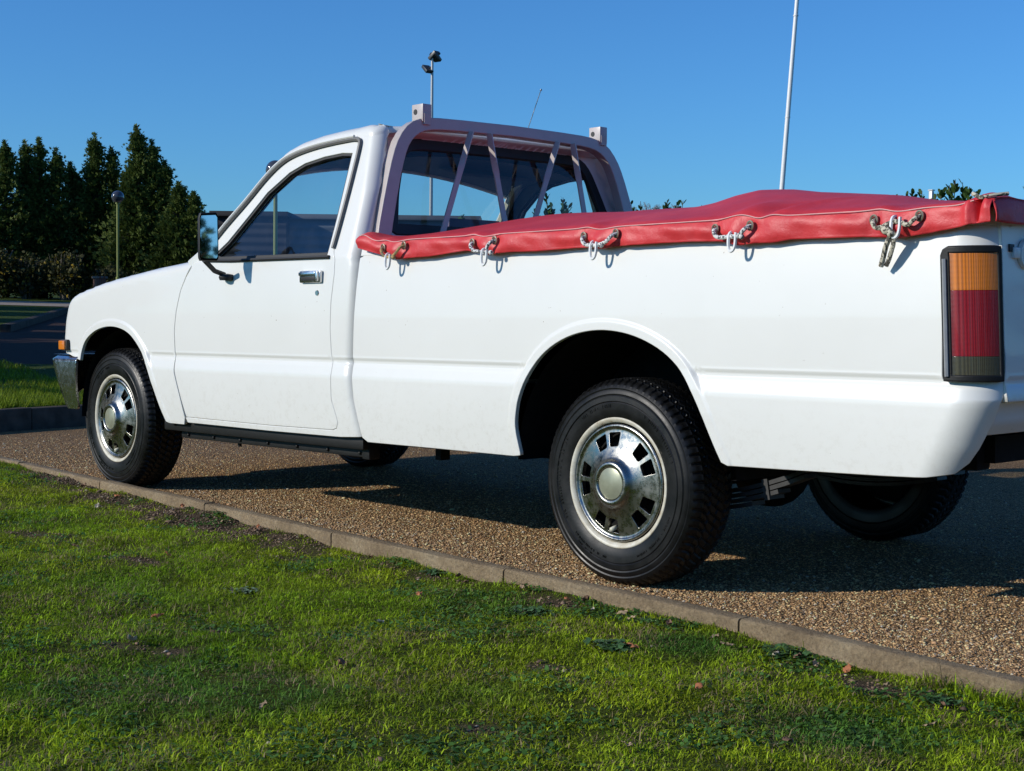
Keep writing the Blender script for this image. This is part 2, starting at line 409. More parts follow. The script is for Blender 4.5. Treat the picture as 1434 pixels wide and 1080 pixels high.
RARCH = arc([(2.632, .322), (2.616, .40), (2.620, .44), (2.640, .51), (2.690, .592), (2.760, .652), (2.855, .694), (2.960, .711), (3.059, .706), (3.15, .684), (3.235, .645), (3.300, .590), (3.360, .495), (3.395, .42), (3.432, .347)], it=2)
def P_fender(s, z):
    s = np.asarray(s, float); z = np.asarray(z, float); y0 = ys(z)+.006*np.clip((.2-s)/.6, 0, 1)
    y0 = y0+flare(s, z, FARCH)
    d = ztop(s)-z; r = .045; q = np.clip(r-d, 0, r); y1 = y0+(r-np.sqrt(np.maximum(r*r-q*q, 0)))*1.0
    xf = xfront(z); th = np.clip((xf+RF-s)/RF, 0, PI/2); ex = np.clip((xf+RF-s)-RF*PI/2, 0, None)
    x = np.where(s < xf+RF, xf+RF-RF*np.sin(th), s); y = np.where(s < xf+RF, y1+RF*(1-np.cos(th))+ex, y1)
    return np.stack([x, y, z], -1)
CXZ = [.30, .33, .456, .6, .707, .85, .93, 1.0, 1.1, 1.2, 1.4, 1.5]; CXV = [1.832, 1.826, 1.792, 1.775, 1.782, 1.792, 1.792, 1.775, 1.742, 1.712, 1.668, 1.648]
def cadd(z): return np.interp(z, [.95, 1.1, 1.2, 1.42, 1.5], [0, .036, .058, .062, .062])
def crec(z): return cadd(z)*np.clip((1.425-np.asarray(z, float))/.016, 0, 1)
def P_cab(s, z):
    s = np.asarray(s, float); z = np.asarray(z, float); y0 = ys(z); xe = np.interp(z, CXZ, CXV)+cadd(z); R = np.interp(z, [.3, .9, 1.05, 1.3, 1.4], [.035, .042, .046, .048, .050])
    a = s-(xe-R); th = np.clip(a/R, 0, PI/2); ex = np.clip(a-R*PI/2, 0, None); tt = np.clip(ex/.035, 0, 1)
    x = np.where(a > 0, xe-R+R*np.sin(th)-crec(z)*tt*tt*(3-2*tt), s); y = np.where(a > 0, y0+R*(1-np.cos(th))+ex, y0)
    return np.stack([x, y, z], -1)
def s_cab(y, z):
    xe = np.interp(z, CXZ, CXV)+cadd(z); R = np.interp(z, [.3, .9, 1.05, 1.3, 1.4], [.035, .042, .046, .048, .050]); return xe-R+R*PI/2+(y-ys(z)-R)
def xtail(z): return np.interp(z, [.34, .36, .389, .43, .545, .60, 1.0], [4.115, 4.125, 4.142, 4.166, 4.222, 4.222, 4.205])
def P_bed(s, z):
    s = np.asarray(s, float); z = np.asarray(z, float); y0 = ys(z)+flare(s, z, RARCH, .003, .020, .034)
    y0 = y0+.006*np.clip((z-.75)/.2, 0, 1)
    xe = xtail(z); R = .10; a = s-(xe-R); th = np.clip(a/R, 0, PI/2); ex = np.clip(a-R*PI/2, 0, None)
    x = np.where(a > 0, xe-R+R*np.sin(th), s); y = np.where(a > 0, y0+R*(1-np.cos(th))+ex, y0)
    return np.stack([x, y, z], -1)
def zrows(a, b, h=.014):
    zz = [z for z in np.arange(a+h, b-h*.5, h) if not .50 < z < .62]
    zz += [.505, .515, .525, .531, .537, .543, .549, .556, .563, .569, .574, .578, .582, .586, .591, .596, .601, .606, .613]
    return np.array(sorted(z for z in zz if a < z < b))

# fender and hood
FG = [(.650, .339), (.624, .426), (.588, .52), (.582, .579), (.580, .693), (.596, .773), (.627, .855), (.664, .91), (.690, .945), (.70, .978)]
fo = [(-.80, .600), (-.36, .584), (-.232, .560)]+[tuple(q) for q in FARCH[1:]]+[(.53, .312), (.64, .312)]+FG
sx = np.linspace(.66, -.80, 90); fo += [(a, float(ztop(a))) for a in sx]
fen = panel(P_fender, np.array(fo), h=.014, thick=.014, curve=FARCH, rows=zrows(.31, .99), sgn=1, noflange=lambda q: (np.abs(q[:, 1]-ztop(q[:, 0])) < 1e-4))
put('front_fender', fen, PAINT); put('front_fender', mirror(fen), PAINT)
def capfill(ring, spine, crown, n=22, pw=2.0):
    G = []
    for i in range(n+1):
        k = i/n; G.append(ring*(1-k)+spine*k+np.array([0, 0, 1])*(crown*(1-(1-k)**pw))[:, None])
    return np.array(G)
sx = np.linspace(-1.06, .66, 110); ring = P_fender(sx, ztop(sx)); ring[:, 1] = np.minimum(ring[:, 1], 0)
sp = ring.copy(); sp[:, 1] = 0; sp[:, 0] = np.interp(ring[:, 0], [-.48, -.3, .7], [-.50, -.32, .52])
G = capfill(ring, sp, .035*np.clip((ring[:, 0]+.48)/.25, 0.1, 1)); hb = MB(); hb.grid(G, flip=True)
G2 = G*np.array([1, -1, 1]); hb.grid(G2, flip=False)
hb.build('hood', PAINT, truck, angle=80, f=rake)

# door outline
DO = np.array([(.667, .345), (.636, .426), (.600, .52), (.591, .579), (.588, .693), (.604, .773), (.635, .855), (.674, .91), (.715, .95), (.755, .972), (.79, .998),
  (.835, 1.035), (.90, 1.100), (1.0, 1.186), (1.09, 1.276), (1.17, 1.331), (1.25, 1.357), (1.37, 1.374), (1.50, 1.381), (1.60, 1.384), (1.625, 1.378), (1.636, 1.36),
  (1.642, 1.228), (1.645, 1.07), (1.647, .995), (1.668, .95), (1.669, .90), (1.654, .797), (1.650, .707), (1.655, .62), (1.662, .566), (1.663, .451), (1.685, .395), (1.692, .372), (1.682, .353), (1.66, .346), (1.273, .342)])
WG = np.array([(.850, .985), (.90, .972), (1.266, .968), (1.625, .966), (1.622, 1.1), (1.608, 1.345), (1.542, 1.351), (1.435, 1.346), (1.317, 1.330), (1.227, 1.300), (1.112, 1.230), (1.021, 1.137), (.928, 1.045), (.855, .995)])
def pside(off=0.):
    def f(s, z): return np.stack([np.asarray(s, float), ys(z)+off, np.asarray(z, float)], -1)
    return f
dres = panel(pside(), DO, [WG], h=.016, rows=zrows(.34, 1.39), thick=.028, bev=.003)
def make_door(side):
    f = (lambda r: r) if side < 0 else mirror
    fy = np.array([1, 1 if side < 0 else -1, 1])
    d = put('door', f(dres), PAINT)
    rub = panel(pside(.006), offset(WG, .004), [offset(WG, -.012)], h=.02, thick=.012, bev=.001)
    put('window_seal', f(rub), RUBBER, d)
    inner = panel(pside(.035), offset(DO, -.012), [offset(WG, -.004)], h=.04, thick=.01, bev=.001, sgn=1)
    put('door_trim', f(inner), DASH, d)
    gl = panel(pside(.018), offset(WG, -.002), h=.05, thick=.003, bev=.0005)
    put('window_glass', f(gl), GLASS, d)
    b = MB(); P = np.array([(x, float(ys(z))-.004, z) for x, z in resample([(.80, .972), (1.0, .966), (1.64, .961)], .05)])
    b.tube(P, .007, 6); b.build('belt_seal', RUBBER, d, f=lambda V: rake(V*fy))
    # handle: recessed chrome tray with a flap
    y0 = float(ys(.89)); b = MB()
    b.box((1.542, y0-.006, .892), (.128, .016, .044), bev=.006)
    b.box((1.535, y0-.018, .902), (.100, .010, .014), bev=.004); b.box((1.592, y0-.016, .893), (.016, .014, .036), bev=.004)
    b.build('door_handle', CHROME, d, f=lambda V: rake(V*fy))
    b = MB(); b.box((1.537, y0-.0125, .886), (.092, .006, .016), bev=.002); b.build('handle_recess', RUBBER, d, f=lambda V: rake(V*fy))
    b = MB(); b.lathe([(.0001, -.006), (.009, -.006), (.012, -.001), (.0125, .004)], (1.574, y0, .833), 'y', 20)
    b.build('door_lock', CHROME, d, f=lambda V: rake(V*fy), angle=50)
    return d
make_door(-1); make_door(1)

# cab shell (one half, mirrored into the same mesh)
DOo = offset(DO, .0068)
i0 = int(np.argmin(np.hypot(DOo[:, 0]-.79, DOo[:, 1]-.998)))
shoulder = [(1.70, 1.398), (1.60, 1.3985), (1.50, 1.396), (1.37, 1.388), (1.25, 1.372), (1.17, 1.348), (1.09, 1.294), (1.0, 1.204), (.90, 1.118), (.83, 1.050), (.78, 1.008)]
def send(z): return float(s_cab(0., z))
RW = arc([(-.600, 1.067), (-.585, 1.12), (-.562, 1.20), (-.530, 1.29), (-.508, 1.345), (-.475, 1.385), (-.42, 1.402), (-.30, 1.405), (0, 1.407)], it=1)
RWb = [(0, 1.052), (-.30, 1.052), (-.575, 1.052)]
outl = [(.672, .322), (1.25, .320), (1.70, .322), (1.815, .328), (1.832, .331), (1.9, .34)]+[(send(z)+.001, z) for z in np.arange(.34, 1.05, .04)]
outl += [(float(s_cab(y, z)), z) for y, z in RWb]+[(float(s_cab(y, z)), z) for y, z in RW]
outl += [(send(1.425), 1.425)]
outl += [(x, z) for x, z in ((1.95, 1.425), (1.84, 1.425), (1.76, 1.412))]+shoulder
drt = [tuple(q) for q in DOo[i0:]]+[tuple(DOo[0])]
outl += drt
def clean(P):
    out = [P[0]]
    for q in P[1:]:
        if math.hypot(q[0]-out[-1][0], q[1]-out[-1][1]) > 1e-3: out.append(q)
    return np.array(out)
cab_h = panel(P_cab, clean(outl), h=.02, step=.014, rows=np.r_[zrows(.32, 1.40, .018), 1.405, 1.409, 1.413, 1.417, 1.421], thick=.012, bev=.003, noflange=lambda q: ((q[:, 1] > 1.385) & (q[:, 0] > 1.65)) | ((q[:, 0] > s_cab(np.full(len(q), -.01), q[:, 1]))))
cab = put('cab_body', join(cab_h, mirror(cab_h)), PAINT)

# roof with rounded shoulders
ssr = np.r_[np.linspace(1.16, 1.60, 24), np.linspace(1.615, send(1.425), 60)]; rise_ = np.interp(ssr, [1.65, 1.84], [.048, .022]); ins_ = np.interp(ssr, [1.58, 1.66, 1.84, 1.95], [.065, .042, .042, .05])
zsr = np.interp(ssr, [1.09, 1.17, 1.25, 1.37, 1.50, 1.60, 1.70, 1.76, 1.84, 2.6], [1.294, 1.348, 1.372, 1.388, 1.396, 1.3985, 1.398, 1.412, 1.425, 1.425])
base = P_cab(ssr, zsr); T = np.gradient(base, axis=0); T[:, 2] = 0; T /= np.linalg.norm(T, axis=1)[:, None]
INN = np.stack([-T[:, 1], T[:, 0], 0*T[:, 0]], 1)
rows_ = []
for ph in np.linspace(0, PI/2, 8):
    q = base+INN*(ins_*(1-math.cos(ph)))[:, None]+np.array([0, 0, 1])*(rise_*math.sin(ph))[:, None]; q[:, 1] = np.minimum(q[:, 1], 0); rows_.append(q)
ring = rows_[-1]; sp = ring.copy(); sp[:, 1] = 0; sp[:, 0] = np.interp(ring[:, 0], [1.05, 1.3, 1.65], [1.00, 1.3, 1.59]); sp[:, 2] = np.interp(ring[:, 0], [1.05, 1.2, 1.7], [1.395, 1.418, 1.436])
G = np.concatenate([np.array(rows_), capfill(ring, sp, .020*np.clip((1.68-ring[:, 0])/.25, .02, 1), 16)[1:]])
b = MB(); b.grid(G, flip=True); b.grid(G*np.array([1, -1, 1])); roof = b.build('roof', PAINT, truck, angle=70, f=rake)
ROOFG = G
# pillars, windscreen
pil = np.array([(1.30, -.600, 1.375), (1.20, -.612, 1.362), (1.13, -.630, 1.328), (1.06, -.655, 1.268), (.97, -.683, 1.182), (.86, -.712, 1.085), (.76, -.742, 1.00), (.68, -.755, .955)])
for sg in (-1, 1):
    P = arc(pil, it=2)*np.array([1, -sg, 1]); b = MB()
    pr = np.array([(-1, -.8), (-.8, -1), (.8, -1), (1, -.8), (1, .8), (.8, 1), (-.8, 1), (-1, .8)])
    b.tube(P, .024, prof=pr); b.build('windscreen_pillar', PAINT, truck, f=rake, angle=40)
hdr = np.array([(1.08+.0*abs(y)+.06*(abs(y)/.62)**2-.08, y, 1.380-.085*(abs(y)/.62)**2) for y in np.linspace(-.62, .62, 21)])
bse = np.array([(.56+.14*(abs(y)/.72)**2, y, .985) for y in np.linspace(-.72, .72, 21)])
b = MB(); b.grid(np.array([bse*(1-k)+hdr*k+np.array([-.03*math.sin(PI*k), 0, .015*math.sin(PI*k)]) for k in np.linspace(0, 1, 10)])); b.build('windscreen', GLASS, truck, f=rake)
b = MB(); b.tube(hdr, .016, 8)
fr0 = ROOFG[:, 0, :]; fr1 = np.array([(np.interp(abs(q[1]), np.abs(hdr[10:, 1]), hdr[10:, 0]), q[1], np.interp(abs(q[1]), np.abs(hdr[10:, 1]), hdr[10:, 2])+.006) for q in fr0])
for sg in (1, -1): b.grid(np.array([(fr0*(1-k)+fr1*k+np.array([0, 0, .006*math.sin(PI*k)]))*np.array([1, sg, 1]) for k in np.linspace(0, 1, 6)]))
b.build('windscreen_header', PAINT, truck, f=rake)
rear_l = np.array([(1.58, y*.88, 1.375-.05*(abs(y)/.62)**3) for y in hdr[:, 1]]); b = MB(); b.grid(np.array([hdr*(1-k)+rear_l*k+np.array([0, 0, .035*math.sin(PI*k)-.008]) for k in np.linspace(0, 1, 12)])); b.build('roof_lining', HEADL, truck, f=rake)
b = MB(); b.tube(np.vstack([bse, bse[::-1]+np.array([-.001, 0, 0])]), .012, 6); b.build('windscreen_seal', RUBBER, truck, f=rake)
# cowl
b = MB(); cw = np.array([[(.45+.14*(abs(y)/.72)**2*(1)+k*.14, y, .972+.0*k) for k in (0, .5, 1)] for y in np.linspace(-.73, .73, 15)]); b.grid(cw, flip=False); b.build('cowl_panel', PAINT, truck, f=rake)
# drip rails
dr = np.array([(.80, 1.018), (.847, 1.055), (.90, 1.110), (1.0, 1.196), (1.09, 1.287), (1.17, 1.342), (1.25, 1.367), (1.37, 1.384), (1.50, 1.392), (1.61, 1.395), (1.640, 1.389), (1.650, 1.37), (1.655, 1.228), (1.657, 1.07), (1.655, .992)])
DRIP = simple('drip_rail_grey', (.16, .155, .145), .45, var=.1)
for sg in (-1, 1):
    q = arc(dr, it=2); P = np.array([(x, (float(ys(z))-.007)*(-sg), z) for x, z in q])
    b = MB(); pr = np.array([(-.5, -1), (.5, -1), (.5, 1), (-.5, 1)])
    b.tube(P, .008, 6); b.build('drip_rail', DRIP, truck, f=rake)
    P2 = P.copy(); P2[:, 2] += .010; P2[:, 1] += .004*sg*(-1)*(-1)
    b = MB(); b.tube(P2[:int(len(P)*.66)], .0055, 6); b.build('drip_rail', PAINT, truck, f=rake)

# rear window: seal + glass, on the slanted rear wall
def P_rear(y, z): return np.stack([np.interp(z, [1.0, 1.1, 1.2, 1.4, 1.5], [1.775, 1.742, 1.712, 1.668, 1.648]), np.asarray(y, float), np.asarray(z, float)], -1)
half = [(y, z) for y, z in RW]; full = half+[(-y, z) for y, z in half[::-1][1:]]+[(.575, 1.052), (-.575, 1.052)]
full = np.array(full)
def P_rear2(o):
    def f(y, z):
        q = P_rear(y, z); q[..., 0] += o; return q
    return f
rwin = put('rear_window', panel(P_rear2(-.003), offset(full, -.018), h=.05, thick=.003, bev=.0005), GLASS)
put('rear_window_seal', panel(P_rear2(.008), offset(full, .004), [offset(full, -.030)], h=.02, thick=.02, bev=.004), RUBBER, rwin)

# interior
b = MB()
b.box((1.30, 0, .40), (1.05, 1.40, .02)); b.box((.68, 0, .66), (.02, 1.38, .56)); b.build('cab_floor', DASH, truck, f=rake, angle=30)
b = MB(); b.box((.80, 0, .90), (.28, 1.36, .16), bev=.03); b.box((.92, -.36, .965), (.16, .36, .06), bev=.02); b.build('dashboard', DASH, truck, f=rake)
b = MB(); b.box((1.40, 0, .60), (.50, 1.28, .18), bev=.04); b.box((1.62, 0, .80), (.13, 1.28, .44), np.array(Matrix.Rotation(.12, 3, 'Y')), bev=.05); b.build('bench_seat', SEAT, truck, f=rake)
th = np.linspace(0, 2*PI, 40, endpoint=False); sw = np.array([(1.04+.19*math.sin(t)*.42, .36+.19*math.cos(t), .96+.19*math.sin(t)*.9) for t in th])
b = MB(); b.tube(sw, .011, 8, closed=True); b.tube([(.86, .36, .84), (1.04, .36, .96)], .022, 8); b.tube([(1.04, .18, .95), (1.035, .36, .955), (1.04, .54, .95)], .012, 6); b.build('steering_wheel', DASH, truck, f=rake)
b = MB(); b.box((1.22, .36, 1.362), (.16, .42, .014), np.array(Matrix.Rotation(.25, 3, 'Y')), bev=.005); b.build('sun_visor', HEADL, truck, f=rake)
b = MB(); b.box((1.36, -.52, 1.345), (.20, .18, .05), np.array(Matrix.Rotation(.05, 3, 'Y')), bev=.02); b.build('sun_visor', HEADL, truck, f=rake)
b = MB(); b.box((1.09, -.17, 1.300), (.02, .14, .05), bev=.008); b.tube([(1.09, -.12, 1.32), (1.05, -.10, 1.37)], .006, 6); b.build('rear_view_mirror', DASH, truck, f=rake)
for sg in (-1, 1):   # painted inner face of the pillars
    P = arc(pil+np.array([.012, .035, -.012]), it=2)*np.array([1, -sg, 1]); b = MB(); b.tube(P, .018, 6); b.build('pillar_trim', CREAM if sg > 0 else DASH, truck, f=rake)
    b = MB(); b.tube([(1.665, .62*sg, .98), (1.66, .60*sg, 1.2), (1.63, .56*sg, 1.38)], .035, 6); b.build('rear_pillar_trim', CREAM, truck, f=rake)

# rear wheels arch body: bed sides
bo = [(1.832, .327), (1.80, .456), (1.786, .607), (1.793, .707), (1.803, .852), (1.812, .950), (1.835, .957)]
bo = bo+[(3.0, .957), (3.9, .957)]+[(4.14, .957), (4.262, .957)]
SB = lambda y, z: float(xtail(z)-.10+.10*PI/2+(y-float(ys(z))-.10))
bo += [(SB(-.728, .957), .957), (SB(-.728, .92), .92)]
LT = .909; LB = .590
lampcut = [(SB(-.728, LT), LT), (4.118, LT), (4.100, LT-.006), (4.092, LT-.02), (4.091, LB+.005), (4.097, LB), (SB(-.727, LB), LB)]
bo += lampcut
bo += [(SB(-.727, .56), .56), (SB(-.728, .50), .50), (SB(-.732, .43), .43), (SB(-.74, .40), .395), (4.12, .368), (4.05, .358), (3.94, .354), (3.66, .348), (3.45, .344)]
bo += [tuple(q) for q in RARCH[::-1][1:-1]]+[(2.632, .318), (2.60, .314), (2.25, .314), (1.86, .313)]
bed = panel(P_bed, clean(bo), h=.014, step=.010, curve=RARCH, rows=zrows(.32, .955), thick=.014, bev=.003)
bs = put('bed_side', bed, PAINT); put('bed_side', mirror(bed), PAINT)
# rolled bed rail
def P_rail(s, v):
    v = np.asarray(v, float); q = P_bed(s, np.minimum(v, .985)); t = np.clip((v-.985)/.018, 0, PI/2); e = np.clip(v-.985-.018*PI/2, 0, None)
    q[..., 2] = np.minimum(v, .985)+.018*np.sin(t); q[..., 1] += .018*(1-np.cos(t))+e; return q
rr = panel(P_rail, np.array([(1.815, .961), (2.6, .961), (3.4, .961), (4.11, .961), (4.15, .961), (SB(-.728, .97), .961), (SB(-.728, .97), 1.04), (4.1, 1.06), (1.815, 1.06)]), h=.016, rows=np.array([.97, .978, .985, .99, .995, 1.0, 1.006, 1.013, 1.03, 1.045]), thick=.02)
put('bed_rail', rr, PAINT); put('bed_rail', mirror(rr), PAINT)
b = MB(); b.box((3.0, 0, .735), (2.36, 1.50, .02)); b.box((1.86, 0, .74), (.02, 1.48, .46)); b.box((4.12, 0, .76), (.02, 1.45, .42)); b.build('bed_floor', UNDER, truck, f=rake)
# tailgate
def P_tail(y, z): return np.stack([xtail(z)-.002, np.asarray(y, float), np.asarray(z, float)], -1)
tg = np.array([(-.722, .590), (-.722, .999), (.722, .999), (.722, .590), (.722, .545), (-.722, .545)])
def P_tail2(y, z):
    q = P_tail(y, z); zz = np.asarray(z, float); q[..., 0] += (ys(zz)+.7895)*-.9*((zz > .5) & (zz < .66)); return q
tgr = panel(P_tail2, tg, [np.array([(-.16+.02, .875), (.14, .875), (.14, .92), (-.14, .92)])], h=.03, rows=zrows(.55, .995, .03), thick=.02)
tailgate = put('tailgate', tgr, PAINT)
b = MB(); b.box((4.190, 0, .897), (.02, .30, .06)); b.build('handle_recess', UNDER, tailgate, f=rake)
for k in (-1, 1):
    yl = k*.64; b = MB(); b.box((4.2105, yl, .895), (.012, .085, .026), bev=.003); b.lathe([(.0001, .010), (.034, .010), (.036, .006), (.036, 0)], (4.209, yl+.02*k*-1, .893), 'x', 24); b.build('tailgate_latch', PAINT, tailgate, f=rake)
    b = MB(); b.box((4.2085, yl-.045, .906), (.006, .022, .018), bev=.001); b.build('latch_slot', RUBBER, tailgate, f=rake)
# rear valance beneath the tailgate
va = np.array([(-.728, .538), (.728, .538), (.728, .462), (-.728, .462)])
vr = panel(lambda y, z: np.stack([xtail(z)-.010+.004*np.cos(np.asarray(z)*90), np.asarray(y, float), np.asarray(z, float)], -1), va, h=.02, thick=.02)
put('rear_valance', vr, PAINT)
# lower closing piece between bed side corner and valance
# tail lamps
def tail_lamp(sg):
    f = (lambda r: r) if sg < 0 else mirror; fy = np.array([1, 1 if sg < 0 else -1, 1])
    def PL(o, sl=0):
        def g(s, z):
            q = P_bed(s, np.full(np.shape(s), .75)); n_ = nrm_of(lambda a, c: P_bed(a, c), np.stack([np.ravel(s), np.full(np.size(s), .75)], 1), 1).reshape(np.shape(q))
            q[..., 2] = z; dx = xtail(np.asarray(z, float))-xtail(.75); q = q+n_*o; q[..., 0] += dx; return q
        return g
    s1 = SB(-.728, .75)-.003
    L0, L1 = 4.119, s1-.0095; s1 = s1-.0065
    fr = np.array([(4.103, LB+.004), (4.103, LT-.022), (4.108, LT-.010), (4.120, LT-.004), (s1, LT-.004), (s1, LB+.004)])
    hole = np.array([(L0, LB+.012), (L0, LT-.013), (L1, LT-.013), (L1, LB+.012)])
    lamp = put('tail_lamp', f(panel(PL(.016), fr, [hole], h=.012, thick=.03, bev=.005)), SILLB)
    b = MB(); g = PL(.0185); P = np.array([g(np.array([4.112]), np.array([z]))[0] for z in np.linspace(LB+.012, LT-.03, 24)])
    b.tube(P, .0055, 6); b.build('lamp_trim', simple('trim_grey', (.30, .31, .32), .35, .2), lamp, f=lambda V: rake(V*fy))
    for z0, z1, m, nm in ((LT-.103, LT-.014, AMBER, 'amber_lens'), (.651, LT-.105, RED, 'red_lens'), (LB+.013, .649, CLEAR, 'clear_lens')):
        put(nm, f(panel(PL(.013), np.array([(L0+.001, z0), (L1-.001, z0), (L1-.001, z1), (L0+.001, z1)]), h=.008, thick=.02, bev=.001)), m, lamp)
tail_lamp(-1); tail_lamp(1)

# bumper (front, chrome) with wrapped ends
def P_bump(s, z):
    s = np.asarray(s, float); z = np.asarray(z, float); t = np.clip((z-.335)/.24, 0, 1)
    xf = -.572+.12*(1-t)**1.5; R = .10+.02*t; y0 = -.805+.02*(1-t)
    bul = -.010*np.sin(PI*np.clip(t, 0, 1)); a = (xf+R)-s; th = np.clip(a/R, 0, PI/2); ex = np.clip(a-R*PI/2, 0, None)
    x = np.where(a > 0, xf+R-R*np.sin(th), s); y = np.where(a > 0, y0+R*(1-np.cos(th))+ex, y0)
    tt = np.clip((z-.553)/.022, 0, 1); y = y+.018*tt*tt; x = x+np.where(a > 0, .018*tt*tt, 0)
    return np.stack([x, y+bul*(a <= 0), z-.004*tt], -1)
bout = np.array([(-.258, .575), (-.250, .55), (-.262, .44), (-.272, .345), (-.285, .335), (-.37, .335), (-.46, .352), (-.60, .41), (-.75, .42), (-1.40, .42), (-1.40, .575)])
br = panel(P_bump, bout, h=.015, thick=.012, bev=.003, noflange=lambda q: q[:, 0] < -1.39)
bm_ = put('front_bumper', join(br, mirror(br)), CHROME)
b = MB(); b.add([(-.25, -.78, .577), (-.60, -.74, .577), (-.60, .74, .577), (-.25, .78, .577), (-.25, .70, .579), (-.46, .70, .579), (-.46, -.70, .579), (-.25, -.70, .579)], [(0, 1, 6, 7), (1, 2, 5, 6), (2, 3, 4, 5)]); b.build('bumper_top', CHROME, bm_, f=rake)
b = MB(); b.box((-.45, 0, .42), (.05, 1.3, .16)); b.build('front_valance', UNDER, truck, f=rake)
# grille + headlamps + indicators
b = MB(); b.box((-.455, 0, .68), (.03, 1.30, .16)); 
for z in np.linspace(.62, .74, 7): b.box((-.475, 0, z), (.014, .92, .006))
b.build('grille', RUBBER, truck, f=rake)
for k in (-1, 1):
    b = MB(); b.box((-.482, .55*k, .68), (.03, .17, .12), bev=.012); hl = b.build('headlamp', CHROME, truck, f=rake)
    b = MB(); b.box((-.498, .55*k, .68), (.008, .15, .10), bev=.003); b.build('lens', GLASS, hl, f=rake)
    b = MB(); b.box((-.372, .788*k, .622), (.062, .030, .050), bev=.006); ind = b.build('indicator', RUBBER, truck, f=rake)
    b = MB(); b.box((-.378, .797*k, .622), (.058, .026, .042), bev=.005); b.build('lens', AMBER, ind, f=rake)

# sills, chassis, running gear
for k in (-1, 1):
    b = MB(); b.box((1.12, .735*k, .300), (1.36, .05, .045), bev=.008)
    b.box((1.145, .70*k, .262), (1.25, .05, .030), bev=.004)
    for x in np.linspace(.58, 1.74, 7): b.ball((x, .727*k, .262), .007, 5)
    b.box((1.783, .71*k, .272), (.04, .05, .060), bev=.004); b.box((.92, .70*k, .242), (.012, .012, .02))
    b.build('sill', SILLB, truck, f=rake)
b = MB()
for k in (-1, 1):
    b.box((1.85, .42*k, .40), (4.3, .07, .11), bev=.01)
for x in (-.2, .6, 1.3, 2.0, 2.7, 3.5, 4.0): b.box((x, 0, .40), (.06, .84, .07))
for x in np.linspace(1.95, 4.05, 8): b.box((x, 0, .475), (.04, .80, .05))
b.build('chassis', UNDER, truck, f=rake)
b = MB(); b.box((2.1, .0, .31), (.5, .5, .14), bev=.03); b.tube([(1.0, .1, .32), (2.0, .15, .27), (3.0, .12, .33), (3.4, .45, .33), (4.15, .5, .34)], .025, 8); b.box((1.1, 0, .30), (.7, .3, .16), bev=.04); b.box((2.08, -.63, .30), (.03, .04, .09)); b.box((2.35, -.6, .335), (.5, .2, .06)); b.build('drivetrain', UNDER, truck, f=rake)
b = MB(); b.tube([(3.0, -.62, .30), (3.0, .62, .30)], .04, 12); b.ball((3.0, 0, .30), .13, 10); b.build('rear_axle', UNDER, truck)
b = MB(); b.tube([(0, -.62, .30), (0, .62, .30)], .045, 12); b.build('front_axle', UNDER, truck)
SPRING = simple('spring_steel', (.05, .05, .05), .5, .3, var=.3)
for k in (-1, 1):
    sp_ = MB(); cl = MB()
    for i in range(4):
        L = .60-.09*i; P = [(3.0+x, .50*k, .262-i*.016+.16*(x/.62)**2) for x in np.linspace(-L, L, 17)]
        sp_.tube(P, .03, prof=np.array([(-1, -.2), (1, -.2), (1, .2), (-1, .2)]))
    ls = sp_.build('leaf_spring', SPRING, truck, angle=30)
    cl.box((3.38, .50*k, .305), (.02, .07, .06), np.array(Matrix.Rotation(-.2, 3, 'Y'))); cl.build('spring_clip', SPRING, ls)
# wheel housings
def liner(xc, R0, y0, y1, k, z0=.30):
    b = MB(); th = np.linspace(-.30, PI+.30, 26)
    for k in (k,):
        G = np.array([[(xc+R0*math.cos(t), k*y, max(.30, z0+R0*math.sin(t)*.98)) for y in (y0, y1)] for t in th]); b.grid(G)
        c = np.array([(xc+R0*math.cos(t), k*y1, max(.30, z0+R0*math.sin(t)*.98)) for t in th]); V = np.vstack([c, [[xc, k*y1, z0]]]); b.add(V, [(i, i+1, len(c)) for i in range(len(c)-1)])
    return b
for k in (-1, 1):
    liner(0.13, .405, .765, .42, k).build('wheel_housing', UNDER, truck, angle=30, f=rake)
    liner(3.03, .430, .765, .42, k).build('wheel_housing', UNDER, truck, angle=30, f=rake)
b = MB(); b.box((.10, 0, .62), (.9, 1.0, .3)); b.build('engine_bay', UNDER, truck, f=rake)

# wheels
TR, TW, WR = .3095, .185, .3035
def tyre_mesh(c, flip):
    prof = [(.190, .010), (.194, .004), (.205, .000), (.220, -.002), (.236, -.0025), (.239, -.0005), (.242, -.003), (.256, -.002), (.259, .0005), (.263, -.001), (.272, .001), (.276, .0035), (.280, .002), (.289, .007), (.296, .013), (.3005, .020), (.303, .027)]
    n = 432; tread = np.linspace(.031, TW-.031, 43)
    out = prof+[(None, h) for h in tread]+[(r, TW-h) for r, h in prof[::-1]]
    V = []
    for i in range(n):
        t = 2*PI*i/n
        for r, h in out:
            if r is None:
                yy = (h-TW/2)/(TW/2); r = TR-.0052*yy*yy
                zig = .0045*(abs(((i % 6)/3.)-1)*2-1)
                g = 0
                for yc in (.058, .0925, .127):
                    if abs(h-(yc+zig)) < .0031: g = 1
                e = min(h, TW-h)
                if e < .050 and (i+int((e-.03)*150)) % 6 < 2: g = 1
                if .064 < h < .121 and (i+int(h*120)) % 6 < 1: g = 1
                r -= .006*g
            elif r > .294 and (i % 6) < 2: r -= .0045
            if WR*1 and r > .29:  # slight contact flattening
                zz = r*math.sin(t)
                if zz < -.302: r = min(r, -.3025/math.sin(t)) if math.sin(t) < -.5 else r
            V.append((r*math.cos(t), h, r*math.sin(t)))
    k = len(out); F = [(i*k+q, i*k+q+1, ((i+1) % n)*k+q+1, ((i+1) % n)*k+q) for i in range(n) for q in range(k-1)]
    return np.array(V), F
TV, TF = tyre_mesh(None, 0)
